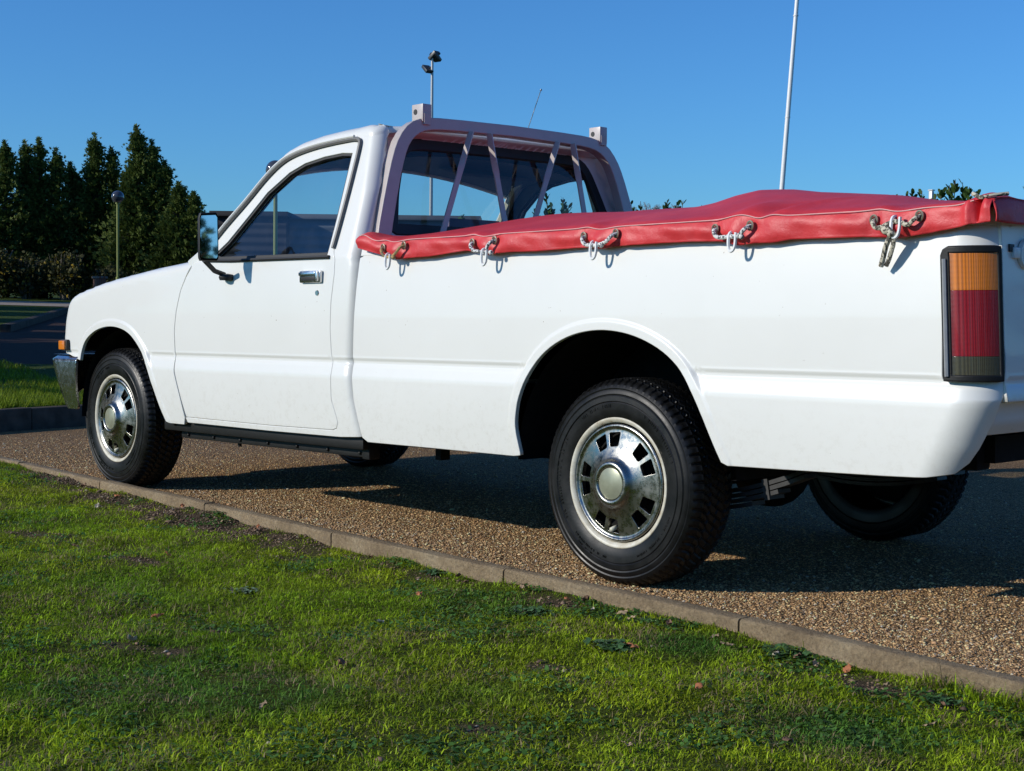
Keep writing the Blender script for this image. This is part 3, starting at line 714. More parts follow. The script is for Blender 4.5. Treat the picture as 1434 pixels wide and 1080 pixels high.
def P_cover(u, v):
    r = np.hypot(u, v); h = np.interp(r, [0, .0465, .0475, .0485, .050, .053, .058, .061, .064, .067, .070, .074, .078, .086, .103, .12, .140, .156, .160, .163, .166, .169, .1715, .176], [-.020, -.020, -.020, -.0225, -.0255, -.0275, -.0278, -.0270, -.0250, -.021, -.016, -.0115, -.009, -.0055, .0005, .0045, .0085, .0115, .0115, .010, .0065, .006, .0075, .012])
    return np.stack([u, h, v], -1)
def slot2(a, r0, r1, w0, w1, c=.005):
    out = []; pl = lambda r, t: np.array((r*math.cos(a+t), r*math.sin(a+t))); C = [pl(r0, -w0), pl(r0, w0), pl(r1, w1), pl(r1, -w1)]
    for i in range(4):
        p0, p1, p2 = C[i-1], C[i], C[(i+1) % 4]; u = (p0-p1)/np.linalg.norm(p0-p1); v = (p2-p1)/np.linalg.norm(p2-p1)
        out += [p1+u*c, p1+(u+v)*c*.3, p1+v*c]
    return np.array(out)
def slot(a, r0, r1, w0, w1):
    pts = []
    for r, t in ((r0, -w0), (r0, w0), (r1, w1), (r1, -w1)): pts.append((r*math.cos(a+t), r*math.sin(a+t)))
    return arc(pts, True, 2)
SL = []
for c in (36, 108, 180, 252, 324):
    for d in (-11.8, 11.8): SL.append(slot2(math.radians(c+d), .108, .152, math.radians(9.4), math.radians(9.2)))
circ = np.array([(.1735*math.cos(t), .1735*math.sin(t)) for t in np.linspace(0, 2*PI, 96, endpoint=False)])
cpts = np.array([(r_*math.cos(t_), r_*math.sin(t_)) for r_ in (.0001, .02, .038, .046, .0475, .0485, .050, .0515, .053, .0555, .058, .061, .064, .067, .070, .074, .078, .086, .095, .103, .110, .12, .13, .14, .150, .156, .160, .163, .166, .169, .1715) for t_ in np.linspace(0, 2*PI, 108 if r_ > .01 else 1, endpoint=False)])
CV = panel(P_cover, circ, SL, h=.0035, step=.004, thick=.014, bev=.0014, sgn=1, pts_in=cpts)
def wheel(x, k, steer=0.0, spin=0.0):
    """k=-1 near side (outer face toward -y)"""
    W = bpy.data.objects.new('wheel', None); COL.objects.link(W); W.parent = truck; W.location = (x-1.9, .752*k, WR)
    def tr(V):
        V = np.asarray(V, float).copy(); cs, sn = math.cos(spin), math.sin(spin)
        X = V[:, 0]*cs-V[:, 2]*sn; Z = V[:, 0]*sn+V[:, 2]*cs; Y = V[:, 1].copy(); V = np.stack([X, Y, Z], 1)
        if k > 0: V[:, 1] *= -1
        if steer: V = V @ np.array(Matrix.Rotation(steer, 3, 'Z')).T
        return V+np.array([x, .752*k, WR])
    fl = (lambda F: [f[::-1] for f in F]) if k > 0 else (lambda F: F)
    TV2, TF2 = TV, TF
    if k < 0:
        b = MB(); rl = random.Random(5)
        for a0, a1, rr0, hh in ((150, 212, .233, .013), (226, 262, .226, .007), (-66, -20, .224, .006), (20, 62, .230, .010), (232, 250, .2375, .005), (96, 128, .228, .009)):
            a = a0
            while a < a1:
                wd_ = hh*rl.uniform(.35, .6)
                for q in range(rl.choice((1, 2, 2, 3))):
                    tk = wd_*.24; aa = math.radians(a)+(q*wd_*.42)/rr0; c, s_q = math.cos(aa), math.sin(aa); R_ = np.array([[c, 0, -s_q], [0, 1, 0], [s_q, 0, c]]); hq = hh*rl.choice((1, 1, .5))
                    b.box((rr0*c, -.0030, rr0*s_q), (hq, .0022, tk), R_)
                if rl.random() < .6: aa = math.radians(a)+wd_*.4/rr0; c, s_q = math.cos(aa), math.sin(aa); b.box(((rr0+hh*rl.choice((-.4, 0, .4)))*c, -.0022, (rr0+hh*rl.choice((-.4, 0, .4)))*s_q), (tk, .0022, wd_), np.array([[c, 0, -s_q], [0, 1, 0], [s_q, 0, c]]))
                a += math.degrees(wd_*1.75/rr0)+(3 if rl.random() < .12 else 0)
        TV2 = np.vstack([TV, b.verts()]); TF2 = TF+[tuple(i+len(TV) for i in f) for f in b.F]
    mk('tyre', tr(TV2), fl(TF2), TYRE, W, True, angle=28)
    b = MB(); b.lathe([(.1760, .030), (.1770, .016), (.1800, .009), (.1850, .006), (.1900, .003), (.1935, .0045), (.1945, .010), (.192, .016)], (0, 0, 0), 'y', 96)
    mk('rim', tr(b.verts()), fl(b.F), RIM, W, True, angle=60)
    b = MB(); b.lathe([(.178, .014), (.172, .055), (.10, .060), (.0001, .055)], (0, 0, 0), 'y', 48)
    b.lathe([(.10, .05), (.085, .035), (.07, .03)], (0, 0, 0), 'y', 32)
    mk('wheel_disc', tr(b.verts()), fl(b.F), UNDER, W, True, angle=50)
    nn = CV[2].copy(); V = tr(CV[0]); nn = tr(nn)-np.array([x, .752*k, WR])
    if k > 0: pass
    mk('wheel_cover', V, fl(CV[1]), TRIMC, W, True, normals=nn)
    b = MB(); b.lathe([(.0001, -.0245), (.044, -.0240), (.0468, -.0225)], (0, 0, 0), 'y', 40); mk('centre_disc', tr(b.verts()), fl(b.F), BOSS, W, True)
    b = MB(); a = math.radians(262); b.tube([(.135*math.cos(a), .03, .135*math.sin(a)), (.142*math.cos(a), .004, .142*math.sin(a))], .007, 8); mk('valve', tr(b.verts()), fl(b.F), CREAM, W, True)
    return W
wheel(3.0, -1, 0, .0); wheel(0.0, -1, -.015, .10); wheel(3.0, 1, 0, .3); wheel(0.0, 1, -.015, .2)

# door mirrors
for k in (-1, 1):
    R = np.array(Matrix.Rotation(math.radians(8)*k*-1, 3, 'Z')); mir = MB(); c = np.array((.0, 0, 0))
    def mp(V, k=k): 
        V = V*np.array([.7, .52, 1.0]); V = V @ np.array(Matrix.Rotation(math.radians(-14) if k < 0 else math.radians(14), 3, 'Z')).T
        return rake(V+np.array([1.062 if k < 0 else 1.062, .925*k, 1.050]))
    # housing: rounded box tapering forward; mirror face looks toward +x
    hv = []
    shp = np.array([(-.062, -.088), (-.070, -.078), (-.070, .070), (-.060, .086), (.055, .090), (.068, .080), (.070, -.078), (.060, -.088)])
    for xx, sc in ((.016, 1.0), (.010, 1.04), (-.010, 1.03), (-.035, .90), (-.05, .70)): hv.append(np.stack([np.full(8, xx), shp[:, 0]*sc, shp[:, 1]*sc], 1))
    hv = np.array(hv); V = hv.reshape(-1, 3); F = [(i*8+j, i*8+(j+1) % 8, (i+1)*8+(j+1) % 8, (i+1)*8+j) for i in range(4) for j in range(8)]+[tuple(32+j for j in range(8))]
    mir.add(V, F); mo = mir.build('door_mirror', RUBBER, truck, f=mp, angle=40)
    b = MB(); sh2 = shp*.92; b.add(np.stack([np.full(8, .0145), sh2[:, 0], sh2[:, 1]], 1), [tuple(range(8))]); b.build('mirror_glass', MIRR, mo, f=mp, smooth=False)
    b = MB(); b.tube(rake(np.array([(1.00, .905*k, .965), (.985, .85*k, .925), (.975, .80*k, .912)])), .010, 8); b.lathe([(.0001, -.0), (.030, -.0), (.034, .012), (.03, .022), (.001, .026)], (.975, .795*k, .905), 'z', 16)
    b.build('mirror_bracket', RUBBER, mo)

# headboard rack behind the cab
def P_rack(o):
    def f(y, z): z = np.asarray(z, float); return np.stack([1.812-.085*(z-1.0)+o, np.asarray(y, float), z], -1)
    return f
oh = [(-.704, .955), (-.695, 1.035), (-.645, 1.205), (-.603, 1.33), (-.570, 1.395), (-.520, 1.447), (-.455, 1.470), (-.35, 1.477), (0, 1.481)]
ih = [(-.648, .955), (-.640, 1.035), (-.592, 1.215), (-.556, 1.325), (-.528, 1.378), (-.490, 1.413), (-.44, 1.433), (-.34, 1.441), (0, 1.446)]
oh = arc(oh, it=1); ih = arc(ih, it=1)
ring_o = np.vstack([oh, (oh*np.array([-1, 1]))[::-1][1:]]); ring_i = np.vstack([ih, (ih*np.array([-1, 1]))[::-1][1:]])
hoop = np.vstack([ring_o, ring_i[::-1]])
fr_ = panel(P_rack(0.), hoop, h=.02, thick=.040, bev=.004)
bk_ = panel(P_rack(-.040), hoop, h=.02, thick=.0, bev=.0001, sgn=-1)
rack = put('headboard_rack', join(fr_, bk_), RACKP)
b = MB(); b.box((1.812, 0, .985), (.036, 1.28, .036), bev=.004); b.build('lower_bar', RACKP, rack, f=rake)
for y0, z0, y1, z1 in ((-.232, 1.4405, -.425, 1.0), (-.140, 1.4405, -.068, 1.0), (.225, 1.4405, .015, 1.0), (.312, 1.4405, .378, 1.0)):
    b = MB(); n = 16; V = []
    for i in range(n+1):
        t = i/n; y = y0+(y1-y0)*t; z = z0+(z1-z0)*t; x = 1.818-.085*(z-1.0); tw = math.radians(78)*min(1, max(0, (.36-t)/.12))
        wv = np.array([math.sin(tw), math.cos(tw), 0])*.0125; tv = np.array([math.cos(tw), -math.sin(tw), 0])*.003
        for a, c in ((1, 1), (-1, 1), (-1, -1), (1, -1)): V.append(np.array([x, y, z])+wv*a+tv*c)
    b.add(V, [(i*4+j, i*4+(j+1) % 4, i*4+4+(j+1) % 4, i*4+4+j) for i in range(n) for j in range(4)]); b.build('brace', RACKP, rack, f=rake, angle=40)
for yb in (-.445, .492):
    b = MB(); b.box((1.748, yb, 1.490), (.062, .042, .066), bev=.003); b.box((1.776, yb, 1.468), (.012, .03, .04)); lb = b.build('lamp_bracket', RACKP, rack, f=rake)
    b = MB(); b.lathe([(.0001, -.0225), (.010, -.0225), (.0105, -.0205)], (1.738, yb, 1.495), 'y', 16); b.build('bracket_hole', RUBBER, lb, f=rake)
b = MB(); b.tube([(1.04, .62, 1.05), (1.20, .54, 1.40), (1.405, .50, 1.715)], .0016, 5); b.ball((1.405, .50, 1.715), .005, 5); b.build('aerial', STEEL, truck, f=rake)

# rope hooks on the bed sides
hooks = [(2.027, .912), (2.510, .912), (2.981, .917), (3.488, .922), (3.984, .938)]
yb = -.7835
for k in (-1, 1):
    for x, zb in hooks:
        P = arc([(x-.010, yb+.004, zb+.046), (x-.011, yb-.040, zb+.050), (x-.012, yb-.045, zb+.02), (x-.008, yb-.046, zb-.004), (x+.005, yb-.046, zb-.004), (x+.012, yb-.045, zb+.012), (x+.013, yb-.044, zb+.045)], it=2)
        P[:, 1] *= -k; b = MB(); b.tube(P, .0046, 6); b.build('rope_hook', HOOKM, truck, f=rake)

# ------------------------------------------------------------------ tonneau cover
tc = empty('tonneau_cover', (3.0, 0, 1.0), 'red vinyl tonneau cover roped over the pickup bed', 'tonneau cover')
tp = np.array([(1.80, .02), (1.84, .045), (1.95, .062), (2.1, .085), (2.25, .104), (2.5, .104), (2.70, .096), (2.78, .104), (2.86, .122), (2.95, .134), (3.08, .130), (3.22, .116), (3.4, .098), (3.6, .060), (3.8, .040), (4.0, .028), (4.16, .022), (4.25, .015)])
def top_z(x, y):
    kx = np.clip((x-2.1)/.6, 0, 1); A = np.interp(x+.75*np.clip(y, -.8, .5)*kx*kx*(3-2*kx)*np.clip((4.25-x)/.5, 0, 1), tp[:, 0], tp[:, 1]); e = np.clip(np.abs(y)/.80, 0, 1)
    shp = (1-e**1.9)
    z = 1.009+A*shp
    z += .006*np.sin(x*7+y*5)*shp+.004*np.sin(x*17-y*9+1.3)*shp*e
    z += .014*np.exp(-((x-3.50)/.05)**2-((y+.74)/.09)**2)+.010*np.exp(-((x-3.60-.4*(y+.8))/.035)**2)*np.exp(-((y+.68)/.15)**2)
    z += -.010*np.exp(-((x-3.56-.5*(y+.8))/.03)**2)*np.exp(-((y+.70)/.12)**2)
    for gx in (2.04, 2.49, 2.99, 3.98):
        z += .005*np.exp(-((x-gx+.05)/.03)**2-((y+.78)/.06)**2)-.006*np.exp(-((x-gx)/.05)**2-((y+.78)/.06)**2)
    z += .026*np.exp(-((x-1.865)/.05)**2-((np.abs(y)-.78)/.08)**2)
    z += .020*np.exp(-((x-4.19)/.035)**2-((y+.74)/.07)**2)+.02*np.exp(-((x-4.19)/.035)**2-((y-.74)/.07)**2)
    return z
sb = np.array([(1.800, .985), (1.832, .985), (1.870, .976), (1.936, .963), (2.002, .948), (2.05, .940), (2.105, .942), (2.22, .944), (2.341, .953), (2.399, .957), (2.455, .950), (2.50, .940), (2.56, .944), (2.60, .946), (2.727, .944), (2.875, .948), (2.94, .948), (2.99, .943), (3.058, .948), (3.226, .950), (3.335, .950), (3.43, .947), (3.49, .934), (3.55, .938), (3.604, .937), (3.66, .943), (3.866, .941), (3.93, .938), (3.98, .934), (4.04, .940), (4.12, .950), (4.176, .958), (4.215, .962)])
xs = np.r_[np.linspace(1.832, 4.155, 290), np.linspace(4.158, 4.222, 40)]
ysamp = np.r_[-.795, -.790, -.78, -.765, np.linspace(-.745, .745, 70), .765, .78, .79, .795]
def skirt(sgn):
    rows_ = []
    for t in np.linspace(0, 1, 16):
        zt = top_z(xs, sgn*-.795*np.ones_like(xs)*-1); zb = np.interp(xs, sb[:, 0], sb[:, 1]); zt = np.maximum(zt, zb+.02)
        z = zt*(1-t)+zb*t
        out = .797+.006*t+.010*math.sin(PI*min(1, t*1.05))*(.7+.3*np.sin(xs*9.0)**2)
        for gx in (1.985, 2.096, 2.439, 2.543, 2.929, 3.057, 3.42, 3.537, 3.915, 4.041):
            out -= .009*np.exp(-((xs-gx)/.018)**2-((z-.975)/.02)**2)
        for gx in (2.04, 2.49, 2.99, 3.48, 3.98):
            out += .006*np.exp(-((xs-gx)/.03)**2)*math.sin(PI*min(1, t))+.004*np.sin((xs-gx)*110+t*2)*np.exp(-((xs-gx)/.10)**2)*t
        out += .0012*np.sin(xs*31+t*4)+.0008*np.sin(xs*57-t*6)+.0014*np.sin(xs*13-t*9)
        out += -.032*np.exp(-((xs-4.188)/(.0035+.006*(1-t)))**2)*(1-t)**.5+.010*np.exp(-((xs-4.165)/.010)**2)+.008*np.exp(-((xs-4.210)/.009)**2)*(1-t)
        rows_.append(np.stack([xs, sgn*out, z], 1))
    return np.array(rows_)
GT = np.array([np.stack([xs, np.full_like(xs, y), top_z(xs, np.full_like(xs, y))-np.where(abs(y) > .785, .004*(abs(y)-.785)/.01, 0)], 1) for y in ysamp])
b = MB(); SL_ = skirt(-1); SR_ = skirt(1)
full_rows = np.concatenate([SL_[::-1][:-1], GT, SR_[1:]])
b.grid(full_rows, flip=True)
# tail flap over the tailgate
yy = np.linspace(-.80, .80, 120); fl_ = []
for t in np.linspace(0, 1, 10):
    z0 = top_z(np.full_like(yy, 4.222), yy); z = z0*(1-t)+(.966+.006*np.sin(yy*11))*t
    x = 4.222+.012*math.sin(PI*t*.5)+.004*np.sin(yy*23+t*3)*t+.006*np.exp(-((np.abs(yy)-.72)/.04)**2)*t
    fl_.append(np.stack([x, yy*(1-.0*t), z], 1))
b.grid(np.array(fl_), flip=True)
cv = b.build('cover_sheet', VINYL, tc, angle=75, f=rake)
m_ = cv.modifiers.new('thickness', 'SOLIDIFY'); m_.thickness = .0025; m_.offset = -1
# stitching line
P = np.array([(x, -.801, float(top_z(np.array([x]), np.array([-.795]))[0])-.006) for x in np.linspace(1.85, 4.18, 240)]); b = MB(); P[:, 1] -= .0062; b.tube(P, .0013, 5); b.build('stitching', THREAD, tc, f=rake)
P = arc([(4.172, -.800, 1.03), (4.195, -.806, 1.018), (4.218, -.79, 1.024), (4.24, -.76, 1.028)], it=2); b = MB(); b.tube(P, .005, 6); b.build('rope', ROPE2, tc, f=rake)
GROM = simple('brassy_grommet', (.36, .31, .22), .4, .6, var=.2)
pairs = [(1.985, 2.096), (2.439, 2.543), (2.929, 3.057), (3.420, 3.537), (3.915, 4.041)]
for i, ((x0, x1), (hx, hz)) in enumerate(zip(pairs, hooks)):
    z0 = .980; z1 = .984
    for x, z in ((x0, z0), (x1, z1)):
        b = MB(); th = np.linspace(0, 2*PI, 18, endpoint=False); P = np.array([(x+.0095*math.cos(t), -.8135, z+.0115*math.sin(t)) for t in th]); b.tube(P, .003, 6, closed=True); gr = b.build('grommet', GROM, tc, f=rake)
        b = MB(); b.lathe([(.0001, 0), (.008, 0)], (x, -.8105, z), 'y', 14); b.build('eyelet_opening', RUBBER, gr, f=rake)
    P = arc([(x0, -.808, z0), (x0+.004, -.828, z0-.006), (x0+.018, -.829, z0-.026), (hx-.012, -.822, hz+.036), (hx+.012, -.822, hz+.034), (x1-.022, -.829, z1-.024), (x1-.004, -.828, z1-.006), (x1, -.808, z1)], it=2)
    b = MB(); b.tube(P, .0058 if i != 0 else .005, 8); b.build('rope', (ROPE3, ROPE, ROPE, ROPE, ROPE2)[i], tc, f=rake)
    if i == 4:
        b = MB(); b.ball((3.962, -.832, .953), .012, 7, sc=(1.2, .8, .9)); b.ball((3.976, -.834, .945), .010, 7)
        b.tube(arc([(3.975, -.830, .945), (3.955, -.828, .915), (3.945, -.822, .885), (3.936, -.818, .868)], it=2), [.0085]*10, 8) if 0 else b.tube(np.array([(3.975, -.830, .945), (3.958, -.826, .915), (3.947, -.820, .888), (3.938, -.816, .866)]), .0065, 8)
        b.tube(np.array([(3.985, -.830, .945), (3.975, -.822, .915), (3.960, -.814, .885), (3.948, -.808, .868)]), .006, 8); b.build('rope_knot', ROPE2, tc, f=rake)
    else:
        b = MB(); b.ball((hx+.03, -.826, hz+.034), .008, 6); b.build('rope_knot', (ROPE3, ROPE, ROPE, ROPE)[i], tc, f=rake)

# ------------------------------------------------------------------ setting: ground
def gz(x, y):
    x = np.asarray(x, float); y = np.asarray(y, float)
    far = .125+.0234*(-3.0-x); far = np.minimum(far, .125+.0234*47)
    near = -.022+.020*np.clip((1.2-x)/1.5, 0, 1)
    t = np.clip((-3.02-x)/.06, 0, 1); left = near*(1-t)+far*t
    # the near lawn climbs gently instead of stepping up at the cross kerb
    t2 = np.clip((-2.0-x)/6, 0, 1); soft = near*(1-t2)+far*t2
    k = np.clip((y+1.6)/.8, 0, 1); return np.where(x < -2.0, soft*(1-k)+left*k, near)
KB = np.array([(-3.2, -.62), (-2.2, -.655), (-1.304, -.689), (-.80, -.705), (-.16, -.742), (.30, -.765), (.84, -.778), (1.39, -.806), (1.87, -.838), (2.42, -.860), (2.87, -.868), (3.36, -.876), (3.72, -.895), (4.02, -.918), (4.40, -.946), (5.2, -1.01), (6.5, -1.12), (9, -1.35), (14, -1.85)])
def kerb_y(x): return np.interp(x, KB[:, 0], KB[:, 1])
def soil_mask(x, y):
    """bare earth patches, 0..1"""
    m = np.zeros_like(x)
    for cx, cy, rx, ry, an in ((1.02, -.95, .85, .16, -.03), (.2, -.92, .35, .06, 0), (2.72, -2.17, .16, .035, .5), (2.68, -1.90, .07, .03, .4), (1.65, -1.57, .14, .05, .3), (.95, -1.57, .22, .05, .3), (4.1, -1.10, .20, .05, -.1), (3.05, -1.02, .14, .035, 0), (-.4, -.82, .5, .05, 0), (2.1, -2.3, .10, .03, .6), (3.55, -1.55, .10, .035, .5), (2.35, -.99, .2, .03, 0), (3.8, -2.0, .06, .03, .3), (1.9, -1.15, .12, .03, .2)):
        c, s = math.cos(an), math.sin(an); u = ((x-cx)*c+(y-cy)*s)/rx; v = (-(x-cx)*s+(y-cy)*c)/ry; m = np.maximum(m, np.clip(1.4-np.hypot(u, v)+.25*np.sin(x*31+y*17)+.2*np.sin(y*47-x*11), 0, 1))
    return m
def lawn_mat():
    m, n, b = newmat('lawn_soil_and_moss'); co = coords(n)
    a = noise(n, co, 3.5, 8, .65); c = noise(n, co, 45, 6, .7); f = noise(n, co, 260, 3, .6)
    g = ramp(n, [(.30, (.045, .040, .015)), (.5, (.085, .115, .014)), (.72, (.16, .20, .022))], c.outputs[0])
    s = ramp(n, [(.3, (.085, .058, .040)), (.7, (.18, .125, .09))], f.outputs[0])
    at = N(n, 'ShaderNodeAttribute', attribute_name='soil')
    k = mixc(n, at.outputs['Fac'], g.outputs[0], s.outputs[0]); n.links.new(k, b.inputs['Base Color']); b.inputs['Specular IOR Level'].default_value = .08; b.inputs['Roughness'].default_value = .95
    cl_ = N(n, 'ShaderNodeTexVoronoi', Scale=140); n.links.new(co, cl_.inputs['Vector']); b1 = N(n, 'ShaderNodeBump', Strength=1., Distance=.008); n.links.new(cl_.outputs['Distance'], b1.inputs['Height']); bump(n, b, f.outputs[0], 1., .012, b1.outputs[0]); return m
LAWN = lawn_mat()
def grass_far_mat():
    m, n, b = newmat('distant_grass'); co = coords(n)
    c = noise(n, co, .8, 6, .7); f = noise(n, co, 30, 5, .7)
    g = ramp(n, [(.3, (.030, .055, .012)), (.7, (.085, .125, .025))], c.outputs[0]); g2 = ramp(n, [(.3, (.03, .05, .01)), (.7, (.12, .16, .04))], f.outputs[0])
    n.links.new(mixc(n, .5, g.outputs[0], g2.outputs[0]), b.inputs['Base Color']); b.inputs['Roughness'].default_value = .95; b.inputs['Specular IOR Level'].default_value = .08; bump(n, b, f.outputs[0], 1, .05); return m
def stones_mat(name, cols, scale, soilc=(.055, .034, .018)):
    m, n, b = newmat(name); co = coords(n)
    wp = noise(n, co, 40, 2); off = N(n, 'ShaderNodeVectorMath', operation='MULTIPLY_ADD'); n.links.new(wp.outputs['Color'], off.inputs[0]); off.inputs[1].default_value = (.006,)*3; n.links.new(co, off.inputs[2])
    v = N(n, 'ShaderNodeTexVoronoi', Scale=scale); n.links.new(off.outputs[0], v.inputs['Vector'])
    sp = N(n, 'ShaderNodeSeparateColor'); n.links.new(v.outputs['Color'], sp.inputs[0])
    r = ramp(n, [(i/(len(cols)-1)*.98+.01, c) for i, c in enumerate(cols)], sp.outputs[0])
    e = N(n, 'ShaderNodeTexVoronoi', feature='DISTANCE_TO_EDGE', Scale=scale); n.links.new(off.outputs[0], e.inputs['Vector'])
    er = ramp(n, [(.02, (0, 0, 0)), (.16, (1, 1, 1))], e.outputs['Distance'])
    big = noise(n, co, 1.2, 5); bigr = ramp(n, [(.3, (.72, .72, .72)), (.7, (1.1, 1.08, 1.04))], big.outputs[0])
    c1 = mixc(n, er.outputs[0], soilc, r.outputs[0]); c2 = mixc(n, 1., c1, bigr.outputs[0], 'MULTIPLY')
    n.links.new(c2, b.inputs['Base Color']); b.inputs['Specular IOR Level'].default_value = .12; b.inputs['Roughness'].default_value = .85
    inv = ramp(n, [(0, (1, 1, 1)), (.7, (0, 0, 0))], v.outputs['Distance']); bump(n, b, inv.outputs[0], 1., .006); return m
STONE_COLS = [(a*1.18, b_*1.05, c*.84) for a, b_, c in [(.16, .11, .07), (.32, .21, .12), (.42, .29, .17), (.26, .20, .15), (.52, .38, .22), (.20, .13, .08), (.38, .26, .17), (.62, .50, .34)]]
GRAV = stones_mat('bound_gravel', STONE_COLS, 150)
def concrete_mat():
    m, n, b = newmat('weathered_concrete'); co = coords(n)
    a = noise(n, co, 5, 8, .7); f = noise(n, co, 90, 6, .75); l = noise(n, co, 22, 5, .7)
    r = ramp(n, [(.25, (.22, .15, .08)), (.5, (.40, .29, .165)), (.75, (.54, .42, .26))], a.outputs[0]); r2 = ramp(n, [(.3, (.5,)*3), (.7, (1.15,)*3)], f.outputs[0])
    c = mixc(n, 1., r.outputs[0], r2.outputs[0], 'MULTIPLY'); ms = noise(n, co, 9, 7, .75); mr = ramp(n, [(.58, (0, 0, 0)), (.70, (.6,)*3)], ms.outputs[0]); c = mixc(n, mr.outputs[0], c, (.085, .085, .045)); lr = ramp(n, [(.68, (0, 0, 0)), (.71, (.8,)*3)], l.outputs[0])
    c = mixc(n, lr.outputs[0], c, (.40, .38, .32)); n.links.new(c, b.inputs['Base Color']); b.inputs['Roughness'].default_value = .9; f2 = noise(n, co, 320, 3, .8); b1 = N(n, 'ShaderNodeBump', Strength=.8, Distance=.004); n.links.new(f2.outputs[0], b1.inputs['Height']); bump(n, b, f.outputs[0], 1., .012, b1.outputs[0]); return m
CONC = concrete_mat()
ASPH = simple('dark_asphalt', (.060, .038, .030), .95, var=.3, nscale=40, bmp=.6, bscale=120, spec=.08)
TAN = simple('tan_path', (.30, .24, .18), .9, var=.15, nscale=8)
def sheet(name, poly, mat, h, z, kind='structure', extra=None):
    """flat triangulated polygon following z(x, y)"""
    poly = np.array(poly, float); lo = resample(poly, h, True); mn, mx = poly.min(0), poly.max(0)
    gx, gy = np.meshgrid(np.arange(mn[0]+h/2, mx[0], h), np.arange(mn[1]+h/2, mx[1], h)); Q = np.stack([gx.ravel(), gy.ravel()], 1)
    Q = Q[inpoly(Q, lo)]; Q = Q[pdist(Q, lo) > .4*h] if len(Q) else Q
    if extra is not None: Q = np.vstack([Q, extra[inpoly(extra, lo)]])
    n = len(lo); vo, eo, fo, *_r = delaunay_2d_cdt([Vector(v) for v in lo.tolist()]+[Vector(v) for v in Q.tolist()], [(i, (i+1) % n) for i in range(n)], [], 1, 1e-6)
    U = np.array([v[:] for v in vo]); V = np.column_stack([U, z(U[:, 0], U[:, 1])])
    F = [tuple(f) for f in fo]
    F = [f if (U[f[1], 0]-U[f[0], 0])*(U[f[2], 1]-U[f[0], 1])-(U[f[2], 0]-U[f[0], 0])*(U[f[1], 1]-U[f[0], 1]) > 0 else f[::-1] for f in F]
    o = mk(name, V, F, mat, None, True); tag(o, kind=kind); return o, U
# terrain sheet to the horizon
gx = np.r_[-900, -400, -200, -120, -80, -60, -50, np.arange(-48, -4, 2.), -3.6, -3.12, -3.06, -2.98, -2.5, -2, 0, 4, 8, 12, 20, 40, 100, 300, 900]
gy = np.r_[-900, -400, -200, -100, -50, -30, -20, -12, -8, -5, -3, -1.6, -.8, -.4, 0, 2, 4, 6, 8, 12, 16, 20, 30, 50, 80, 150, 300, 900]
X, Y = np.meshgrid(gx, gy, indexing='ij'); Z = gz(X, Y)-.03
Z = np.where((X > -2.99), Z-.06, Z)
b = MB(); b.grid(np.stack([X, Y, Z], -1)); g_ = b.build('ground', grass_far_mat(), None, angle=180); tag(g_, kind='structure')
# near lawn, finely meshed
def lawn_z(x, y): return gz(x, y)+.006*np.sin(x*3.1+y*2)+.004*np.sin(x*9-y*7)+.003*np.sin(x*23+y*19)+.018*np.exp(-((kerb_y(x)-.06-y)/.05)**2)*(.3+.7*np.sin(x*5)**2)*.5
xx = np.linspace(-3.0, 9, 90)
poly = [(x, float(kerb_y(x))-.045) for x in xx]+[(9, -8), (-3.0, -8)]
o, U = sheet('lawn', poly, LAWN, .09, lawn_z)
at = o.data.attributes.new('soil', 'FLOAT', 'POINT'); at.data.foreach_set('value', soil_mask(U[:, 0], U[:, 1]).astype(np.float32))
# gravel drive
poly = [(x, float(kerb_y(x))-.002) for x in np.linspace(-2.75, 13, 80)]+[(13, 7.2), (-4.15, 7.2), (-3.62, 4.2), (-2.98, .60), (-2.86, 0)]
sheet('gravel_drive', poly, GRAV, .4, lambda x, y: .0*x+.004*np.sin(x*1.3+y))
# dark crossing path
poly = [(-4.0, 1.3), (-5.9, 1.72), (-7.6, 2.2), (-12, 2.3), (-18, 1.0), (-20, 3.4), (-14, 5.05), (-17.5, 7.2), (-22.6, 10.3), (-30, 14.8), (-26, 15.5), (-18, 10), (-12, 7.2), (-4.4, 5.6)]
sheet('path', poly, ASPH, 1.0, lambda x, y: gz(x, y)-.02)
sheet('far_path', [(-29.7, 8.7), (-20.6, 18.4), (-22.9, 20.6), (-34.2, 10.2)], TAN, 1.5, lambda x, y: gz(x, y)-.018)
# kerb stones
def kerb_run(P, wdt, top, bot, seg, off0, matl, side=1, zf=lambda x, y: 0.0):
    L = np.r_[0, np.cumsum(np.linalg.norm(np.diff(P, axis=0), axis=1))]; s = off0; V_all = MB(); i = 0
    while s < L[-1]-.05:
        e = min(s+seg-.007, L[-1]); ss = np.linspace(s, e, 7); pts = np.stack([np.interp(ss, L, P[:, 0]), np.interp(ss, L, P[:, 1])], 1)
        t = np.gradient(pts, axis=0); t /= np.linalg.norm(t, axis=1)[:, None]; nn = np.stack([t[:, 1], -t[:, 0]], 1)*side
        dz = rng.normal(0, .002); r = .008; prof = [(0, bot), (0, top-r), (.003, top-.002), (r, top), (wdt-r, top), (wdt-.003, top-.002), (wdt, top-r), (wdt, bot)]
        G = np.array([[(pts[q, 0]+nn[q, 0]*a, pts[q, 1]+nn[q, 1]*a, z+dz+rng.normal(0, .0007)+float(zf(pts[q, 0], pts[q, 1]))) for a, z in prof] for q in range(7)])
        V_all.grid(G); k = len(prof); base = V_all.n-7*k; V_all.F.append(tuple(base+j for j in range(k))[::-1]); V_all.M.append(0); V_all.F.append(tuple(base+6*k+j for j in range(k))); V_all.M.append(0)
        s += seg; i += 1
    return V_all
KD = resample(KB, .05)
